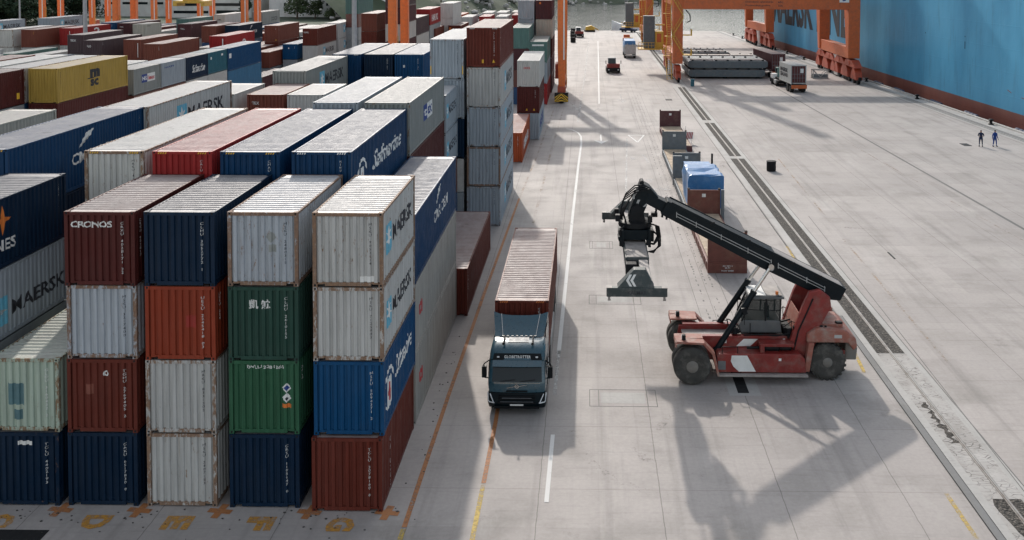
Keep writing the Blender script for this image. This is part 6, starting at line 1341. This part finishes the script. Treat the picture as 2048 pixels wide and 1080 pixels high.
def pickup(x, y, rz, label, m1, m2, name='pickup_truck', cat='pickup'):
    p = thing(name, label, cat, (x, y, 0), rz)
    b_ = MB().prism([(0, .45), (-.05, .95), (1.2, 1.1), (1.9, 1.15), (5.0, 1.15), (5.1, .5)], -.95, .95, 'x'); b_.build('body', m1, p, bevel=.08); b_ = MB().prism([(1.3, 1.1), (1.9, 1.75), (3.1, 1.78), (3.4, 1.12)], -.82, .82, 'x'); cb = b_.build('cab', m2, p, bevel=.08)
    MB().add([(-.75, 1.36, 1.2), (.75, 1.36, 1.2), (.7, 1.82, 1.68), (-.7, 1.82, 1.68)], [(0, 1, 2, 3)]).build('windscreen', 'dark_glass', cb)
    for s in (-1, 1):
        MB().box(s*.7-.12, s*.7+.12, -.06, -.03, .7, .85).build('headlight', 'lamp_glass', p)
        for yy in (1.0, 4.0): MB().lathe([(.2, -.12), (.36, -.13), (.38, .13), (.2, .12)], (s*.88, yy, .38), 'x', 14).build('wheel', 'tyre_black', p, smooth=True)
    return p
pickup(17.6, 206, rad(178), 'yellow service pickup truck parked beyond the blue truck', 'yellow_paint', 'yellow_paint'); pickup(17.3, 217, rad(178), 'orange service pickup truck just behind the yellow one', 'orange_paint', 'orange_paint'); pickup(21.4, 249, rad(60), 'dark car parked at the end of the quay by the white boat', 'navy_cloth', 'black_metal', 'parked_car', 'car')
tg = tractor_unit(4.9, 227.5, rad(3), 'red and white machine parked at the far end of the lane near the water', 'white_paint', 'stacker_red')
yd = thing('small_excavator', 'small yellow machine at the far edge of the quay', 'machine', (7.8, 252, 0)); MB().prism([(-1.4, .5), (-1.2, 1.5), (.4, 1.9), (1.4, 1.3), (1.5, .5)], -1, 1).build('body', 'yellow_paint', yd, bevel=.08); MB().box(-1.6, 1.6, -1.1, 1.1, 0, .5).build('track', 'black_metal', yd, bevel=.1); MB().bar((1.2, 0, 1.3), (2.6, 0, .4), .25, .3).build('arm', 'yellow_paint', yd)
for i, (x, y) in enumerate(((3.45, 210), (3.2, 222), (2.95, 234), (2.9, 246))):
    b_ = MB()
    for k in range(3): b_.lathe([(.35, 0), (.62, .02), (.68, .15), (.68, .3), (.62, .42), (.35, .44)], (x, y, .45*k), 'z', 14)
    o = b_.build('tyre_stack', 'tyre_black', smooth=True, org=(x, y, 0), loc=(x, y, 0)); tag(o, 'stack of black tyres marking the edge of the lane beside the water', 'tyre stack', 'tyre stacks along the lane edge')
# trailers with boxes on the quay
def semi(x, y, rz, label): 
    t_ = thing('semi_trailer', label, 'trailer', (x, y, 0), rz, group='trailers waiting beside the hatch covers')
    b_ = MB().box(-.6, .6, .2, 11.8, 1.0, 1.28); b_.box(-1.15, 1.15, .0, .5, 1.0, 1.28); b_.build('frame', 'black_metal', t_, bevel=.02); MB().box(-1.2, 1.2, -.12, .0, .65, 1.22).build('rear_bumper', 'orange_paint', t_, bevel=.02)
    for s in (-1, 1):
        for yy in (.9, 2.2): MB().lathe([(.25, -.25), (.46, -.27), (.5, -.15), (.5, .15), (.46, .27), (.25, .25)], (s*.92, yy, .5), 'x', 16).build('wheel', 'tyre_black', t_, smooth=True)
        MB().box(s*1.0-.2, s*1.0+.2, 8.6, 9.6, .4, 1.0).build('tool_box', 'light_grey', t_, bevel=.05)
semi(39.2, 112.7, rad(5), 'trailer with an orange rear end under the white box on the quay'); semi(39.9, 131.5, rad(5), 'trailer under the maroon container behind the white box')
def box_on(x, y, L, clr, label, rz, spec, reefer=False):
    o = container(x+CW/2, y, 1.3, L, HC, clr, .15, label, spec, 'containers on trailers', rz)
    P_ = MB()
    for xx in (-1.05, -.62, -.2, .2, .62, 1.05): P_.box(xx-.025, xx+.025, -.045, -.005, .25, HC-.2)
    for z in (.9, 1.5): P_.box(-1.1, 1.1, -.035, -.005, z, z+.05)
    P_.build('door_bar', 'grey_metal' if not reefer else 'light_grey', o)
    MB().box(-1.08, 1.08, -.02, 0, .2, HC-.15).build('door', markmat('dgrey' if reefer else 'maroon'), o)
    MB().box(.25, .75, -.05, -.046, 1.7, 2.35).build('notice', 'white_mark', o)
box_on(39.2, 113.1, R20, 'offwhite', 'white box with black side lettering on the trailer with the orange rear', rad(5), [])
mb = [o for o in COL.objects if o.name.startswith('shipping_container')][-1]
for j, (tx, z) in enumerate((('MAERSK', 1.6), ('SEALAND', .85))):
    tv, tf = fit(glyphs(tx, bold=.04), 0, 0, 3.9, .62); MB().add([(-CW/2-.012, 5.4-u, z+w) for u, w in tv], tf).build('lettering', 'black_mark', mb)
box_on(39.9, 132, R40, 'plum', 'maroon container on a trailer behind the white box', rad(5), [])
tractor_unit(38.35, 125.0, rad(184), 'green and white terminal tractor coupled before the white box', markmat('gteal'), 'white_paint'); tractor_unit(38.9, 149.5, rad(184), 'dark terminal tractor coupled before the maroon container', 'black_metal', 'grey_metal')
cr = thing('steel_trestle', 'grey steel trestle with crossed braces standing beside the quay rail', 'trestle', (47.1, 132.5, 0)); b_ = MB()
for y in (-.6, .6):
    b_.bar((-1.25, y, 0), (-1.25, y, 1.55), .14, .14); b_.bar((1.25, y, 0), (1.25, y, 1.55), .14, .14); b_.bar((-1.3, y, 1.5), (1.3, y, 1.5), .14, .16); b_.bar((-1.3, y, .1), (1.3, y, .1), .14, .16)
    b_.bar((-1.25, y, 1.5), (0, y, .3), .10, .12); b_.bar((1.25, y, 1.5), (0, y, .3), .10, .12)
b_.build('frame', 'light_grey', cr); MB().box(-1.2, 1.2, -.5, .5, .15, .75).build('ballast_box', 'rack_grey', cr, bevel=.02)
b_ = MB().box(-.28, .28, -.2, .2, .0, 1.0); b_.box(-.35, .35, -.26, .26, 1.0, 1.15); b_.box(-.2, .2, -.24, -.2, .5, .8); tag(b_.build('power_post', markmat('teal'), loc=(23.9, 120.5, 0), bevel=.02), 'small blue green power post beside the crane rail in front of the hatch covers', 'post')
# boat
bo = thing('motor_boat', 'white motor boat with a raised bow moored at the end of the quay', 'boat', (19.8, 270, -2.3), rad(0)); bo.scale = (1.2, 1.2, 1.15)
secs = []
for x, w, zb, zt in ((-3.4, 1.5, .0, 2.6), (-2.6, 1.75, -.2, 2.7), (0, 1.8, -.3, 2.9), (2.2, 1.6, -.1, 3.3), (3.6, .8, .5, 3.9), (4.2, .1, 1.5, 4.2)): secs.append([(-x, -w, zt), (-x, -w*.85, zb+.5), (-x, 0, zb), (-x, w*.85, zb+.5), (-x, w, zt)])
b_ = MB(); b_.add([p for s in secs for p in s], [(j*5+i, j*5+i+1, (j+1)*5+i+1, (j+1)*5+i) for j in range(5) for i in range(4)]+[(0, 1, 2, 3, 4)]+[(j*5, (j+1)*5, (j+1)*5+4, j*5+4) for j in range(5)]); b_.build('hull', 'boat_white', bo, smooth=True)
b_ = MB().prism([(-1.6, 2.7), (-.9, 3.9), (1.6, 3.9), (2.0, 2.7)], -1.1, 1.1); b_.build('cabin', 'boat_white', bo, bevel=.08); MB().prism([(-1.5, 2.95), (-.98, 3.7), (1.5, 3.7), (1.8, 2.95)], -1.13, 1.13).build('window', 'dark_glass', bo)
# two dock workers by the ship
def person(x, y, rz, label, cloth, pose=0):
    p = thing('person', label, 'person', (x, y, 0), rz)
    J = dict(pel=(0, 0, .96, .15), che=(0, .0, 1.30, .17), nk=(0, 0, 1.50, .065), hd=(0, -.02, 1.60, .09), tp=(0, -.01, 1.74, .085))
    sg = {}
    V = []; E = []; R_ = []
    def add(co_, r): V.append(co_); R_.append(r); return len(V)-1
    pel = add((0, 0, .96), .155); wa = add((0, .0, 1.12), .145); ch = add((0, .0, 1.34), .165); nk = add((0, 0, 1.49), .07); hd = add((0, -.02, 1.585), .088); tp = add((0, -.015, 1.69), .092); E += [(pel, wa), (wa, ch), (ch, nk), (nk, hd), (hd, tp)]
    for s in (-1, 1):
        hp = add((s*.11, 0, .86), .105); kn = add((s*(.13+.04*pose), -.03, .48), .068); an = add((s*(.15+.06*pose), .02, .10), .048); to = add((s*(.16+.06*pose), -.14, .05), .04); E += [(pel, hp), (hp, kn), (kn, an), (an, to)]
        sh = add((s*.20, 0, 1.41), .075)
        if pose == 0: el = add((s*.30, -.02, 1.16), .052); wr = add((s*.14, -.22, 1.14), .037)
        else: el = add((s*.29, .03, 1.13), .052); wr = add((s*.32, -.06, .89), .037)
        E += [(ch, sh), (sh, el), (el, wr)]
        d = (Vector(V[wr])-Vector(V[el])).normalized(); pm = add(tuple(Vector(V[wr])+d*.08), .038); E.append((wr, pm))
        sd = Vector((0, 1, 0)) if pose else Vector((0, 0, 1))
        for k, (o_, l) in enumerate(((-.027, .075), (-.009, .09), (.009, .085), (.027, .065))):
            b0 = add(tuple(Vector(V[pm])+d*.02+sd*o_), .010); b1 = add(tuple(Vector(V[pm])+d*(.02+l*.55)+sd*o_), .009); b2 = add(tuple(Vector(V[pm])+d*(.02+l)+sd*o_+Vector((0, -.015, -.01))), .008); E += [(pm, b0), (b0, b1), (b1, b2)]
        t0 = add(tuple(Vector(V[wr])+d*.05+sd*-.045), .011); E.append((wr, t0))
    me = bpy.data.meshes.new('body'); me.from_pydata(V, E, []); me.materials.append(MATS[cloth]); o = bpy.data.objects.new('body', me); COL.objects.link(o); o.parent = p
    sk = o.modifiers.new('skin', 'SKIN'); ly = me.skin_vertices[0].data
    for i, r in enumerate(R_): ly[i].radius = (r, r*(.78 if i in (0, 1, 2) else 1))
    ly[0].use_root = True; o.modifiers.new('sub', 'SUBSURF').render_levels = 1
    b_ = MB().ball((0, -.02, 1.62), .078, .092, .115, 12, 8); b_.ball((0, -.112, 1.61), .014, .02, .02, 6, 4); [b_.ball((s*.08, -.01, 1.615), .012, .02, .03, 6, 4) for s in (-1, 1)]; [b_.ball((s*.03, -.10, 1.64), .012, .008, .008, 6, 4) for s in (-1, 1)]; b_.box(-.025, .025, -.106, -.098, 1.555, 1.562); b_.build('face', 'skin', p, smooth=True)
    b_ = MB().ball((0, .0, 1.675), .092, .105, .085, 12, 6); b_.build('hair', 'hair', p, smooth=True)
    for s in (-1, 1):
        b_ = MB().tube((s*(.15+.06*pose), .02, .20), (s*(.15+.06*pose), .02, .25), .066, n=10); b_.build('reflective_band', 'white_mark', p, smooth=True)
        b_ = MB().ball((s*(.16+.06*pose), -.06, .055), .058, .15, .055, 8, 5); b_.build('boot', 'black_metal', p, smooth=True)
        q = (s*.14*.8, -.26, 1.14) if pose == 0 else (s*.325, -.085, .83); MB().ball(q, .042, .045, .05, 8, 5).build('hand', 'skin', p, smooth=True)
person(48.9, 69.2, rad(-20), 'person in a dark navy overall, hands at the chest, left of two by the ship', 'navy_cloth', 0); person(50.4, 69.25, rad(15), 'person in a bright blue overall, arms hanging, right of two by the ship', 'blue_cloth', 1)
# light masts
def mast(x, y, r, h, label):
    b_ = MB().tube((x, y, 0), (x, y, h), r, r*.6, n=14); o = b_.build('light_mast', 'pole_grey', smooth=True, org=(x, y, 0), loc=(x, y, 0)); tag(o, label, 'light mast'); o['_org'] = (x, y, 0)
    MB().box(x-1.5, x+1.5, y-.3, y+.3, h-.2, h+.4).build('lamp_frame', 'grey_metal', o); MB().box(x-r*1.6, x+r*1.6, y-r*1.6, y+r*1.6, 0, .3).build('base', 'concrete', o)
mast(-19.25, 75, .33, 30, 'tall grey light mast rising behind the three blue containers'); mast(-72.5, 118, .36, 30, 'tall grey light mast at the left between the crane legs'); mast(-108, 160, .18, 30, 'thin light mast before the dark trees at the left')
mast(-140, 190, .16, 28, 'thin light mast at the very left edge before the trees')
# buildings behind the yard
def building(name, x0, x1, y0, y1, h, mat, label, wins, roof=True):
    b2 = thing(name, label, 'building', ((x0+x1)/2, y0, 0), world=True); MB().box(x0, x1, y0, y1, 0, h).build('wall', mat, b2); MB().box(x0-.4, x1+.4, y0-.4, y1+.4, h, h+.5).build('roof', 'roof_grey', b2)
    for (x, z, w, hh) in wins: MB().box(x, x+w, y0-.06, y0+.02, z, z+hh).build('window', 'dark_glass', b2)
    return b2
W1 = [(-112+3.3*i+(i % 3)*.4, z, .8, 1.0) for i in range(14) for z in (1.2, 4.3, 7.2, 11.2) if (i*7+int(z)) % 4]
building('white_building', -114, -62, 330, 345, 16, 'wall_white', 'white building with small scattered windows behind the yard', W1)
building('warehouse', -215, -150, 330, 350, 9, 'wall_grey', 'long pale grey warehouse behind the far left gantry cranes', [(-212+6*i, 4.6, 3.6, .9) for i in range(10)])
building('warehouse', -148, -118, 322, 350, 9, 'wall_grey', 'grey green warehouse with a long dark window band left of the white building', [(-147, 4.4, 28, 1.1), (-147, 1.6, 13, 1.0), (-131, 1.6, 10, 1.2)])
b3 = building('shore_house', -60, -38, 412, 425, 6, 'wall_white', 'small white house on the rocks across the water', [(-57+5*i, 2.5, 1.2, 1.5) for i in range(4)]); b3.location.z = 4.0
# trees
def tree_parts(seed, h, rx, n):
    r_ = random.Random(seed); tr = MB(); tr.tube((0, 0, 0), (.1, 0, h*.35), .32, .22, 8); tr.tube((.1, 0, h*.35), (0, .1, h*.75), .22, .06, 8)
    cl = []
    for k in range(16):
        a = r_.uniform(0, 6.28); zz = h*r_.uniform(.35, .95); rr = rx*r_.uniform(.2, .8)*(1.15-abs(zz/h-.6)); c = (rr*math.cos(a), rr*math.sin(a), zz); cl.append((c, rx*r_.uniform(.3, .55)))
        if k < 8: tr.tube((.05, 0, h*(.3+.03*k)), c, .10, .03, 6)
    lf = MB()
    for k in range(n):
        c, cr_ = r_.choice(cl); d = Vector((r_.gauss(0, 1), r_.gauss(0, 1), r_.gauss(0, .8))).normalized()*cr_*r_.uniform(.5, 1.05); p = Vector(c)+d; s_ = r_.uniform(.22, .5); a = Vector((r_.gauss(0, 1), r_.gauss(0, 1), r_.gauss(0, 1))).normalized(); b2 = a.orthogonal().normalized()
        lf.add([p-a*s_, p+b2*s_*.6, p+a*s_, p-b2*s_*.6], [(0, 1, 2, 3)])
    return tr.mesh('trunk', ['bark']), lf
KT = {}
for k, (sd, h, rx, lm) in enumerate(((1, 11, 4.6, 'leaf_dark'), (2, 9, 4.2, 'leaf_dark'), (3, 7, 3.4, 'leaf_mid'), (4, 12, 4.0, 'leaf_dark'))):
    tm, lf = tree_parts(sd, h, rx, 1500); KT[k] = (tm, lf.mesh('crown', [lm]))
def tree(x, y, z, k, s, rz, label, group):
    t_ = thing('tree', label, 'tree', (x, y, z), rz, group); t_.scale = (s, s, s)
    for nm, me in zip(('trunk', 'crown'), KT[k]): o = bpy.data.objects.new(nm, me); COL.objects.link(o); o.parent = t_
rg = random.Random(31)
for i in range(60):
    tree(rg.uniform(-222, -163), rg.uniform(246, 300), -1.5, rg.choice((0, 1, 3, 3)), rg.uniform(.9, 1.5), rg.uniform(0, 6), 'dark green tree in the thick grove at the upper left behind the yard', 'trees of the grove at the upper left')
for x, y, k, s, lb in ((-99, 316, 2, 1.25, 'bushy mid green tree against the white building, left of two'), (-93, 318, 2, .9, 'smaller green tree against the white building, right of two'), (-117, 312, 1, .8, 'dark tree at the left corner of the white building'), (-86, 312, 2, .55, 'low green shrub before the white building'), (-80, 313, 2, .5, 'low yellowish shrub before the white building, furthest right')):
    tree(x, y, 0, k, s, x, lb, 'trees by the white building')
for i in range(70):
    x, y, nx, ny = rg.choice(ep); f = rg.uniform(7, 60)
    if x < -45 and f < 20: continue
    tree(x+nx*f, y+ny*f, -2.6+34*(f/90)**.7-.6, rg.choice((0, 1, 2, 3)), rg.uniform(.7, 1.2), rg.uniform(0, 6), 'dark tree on the rocky shore across the water', 'trees on the far shore')
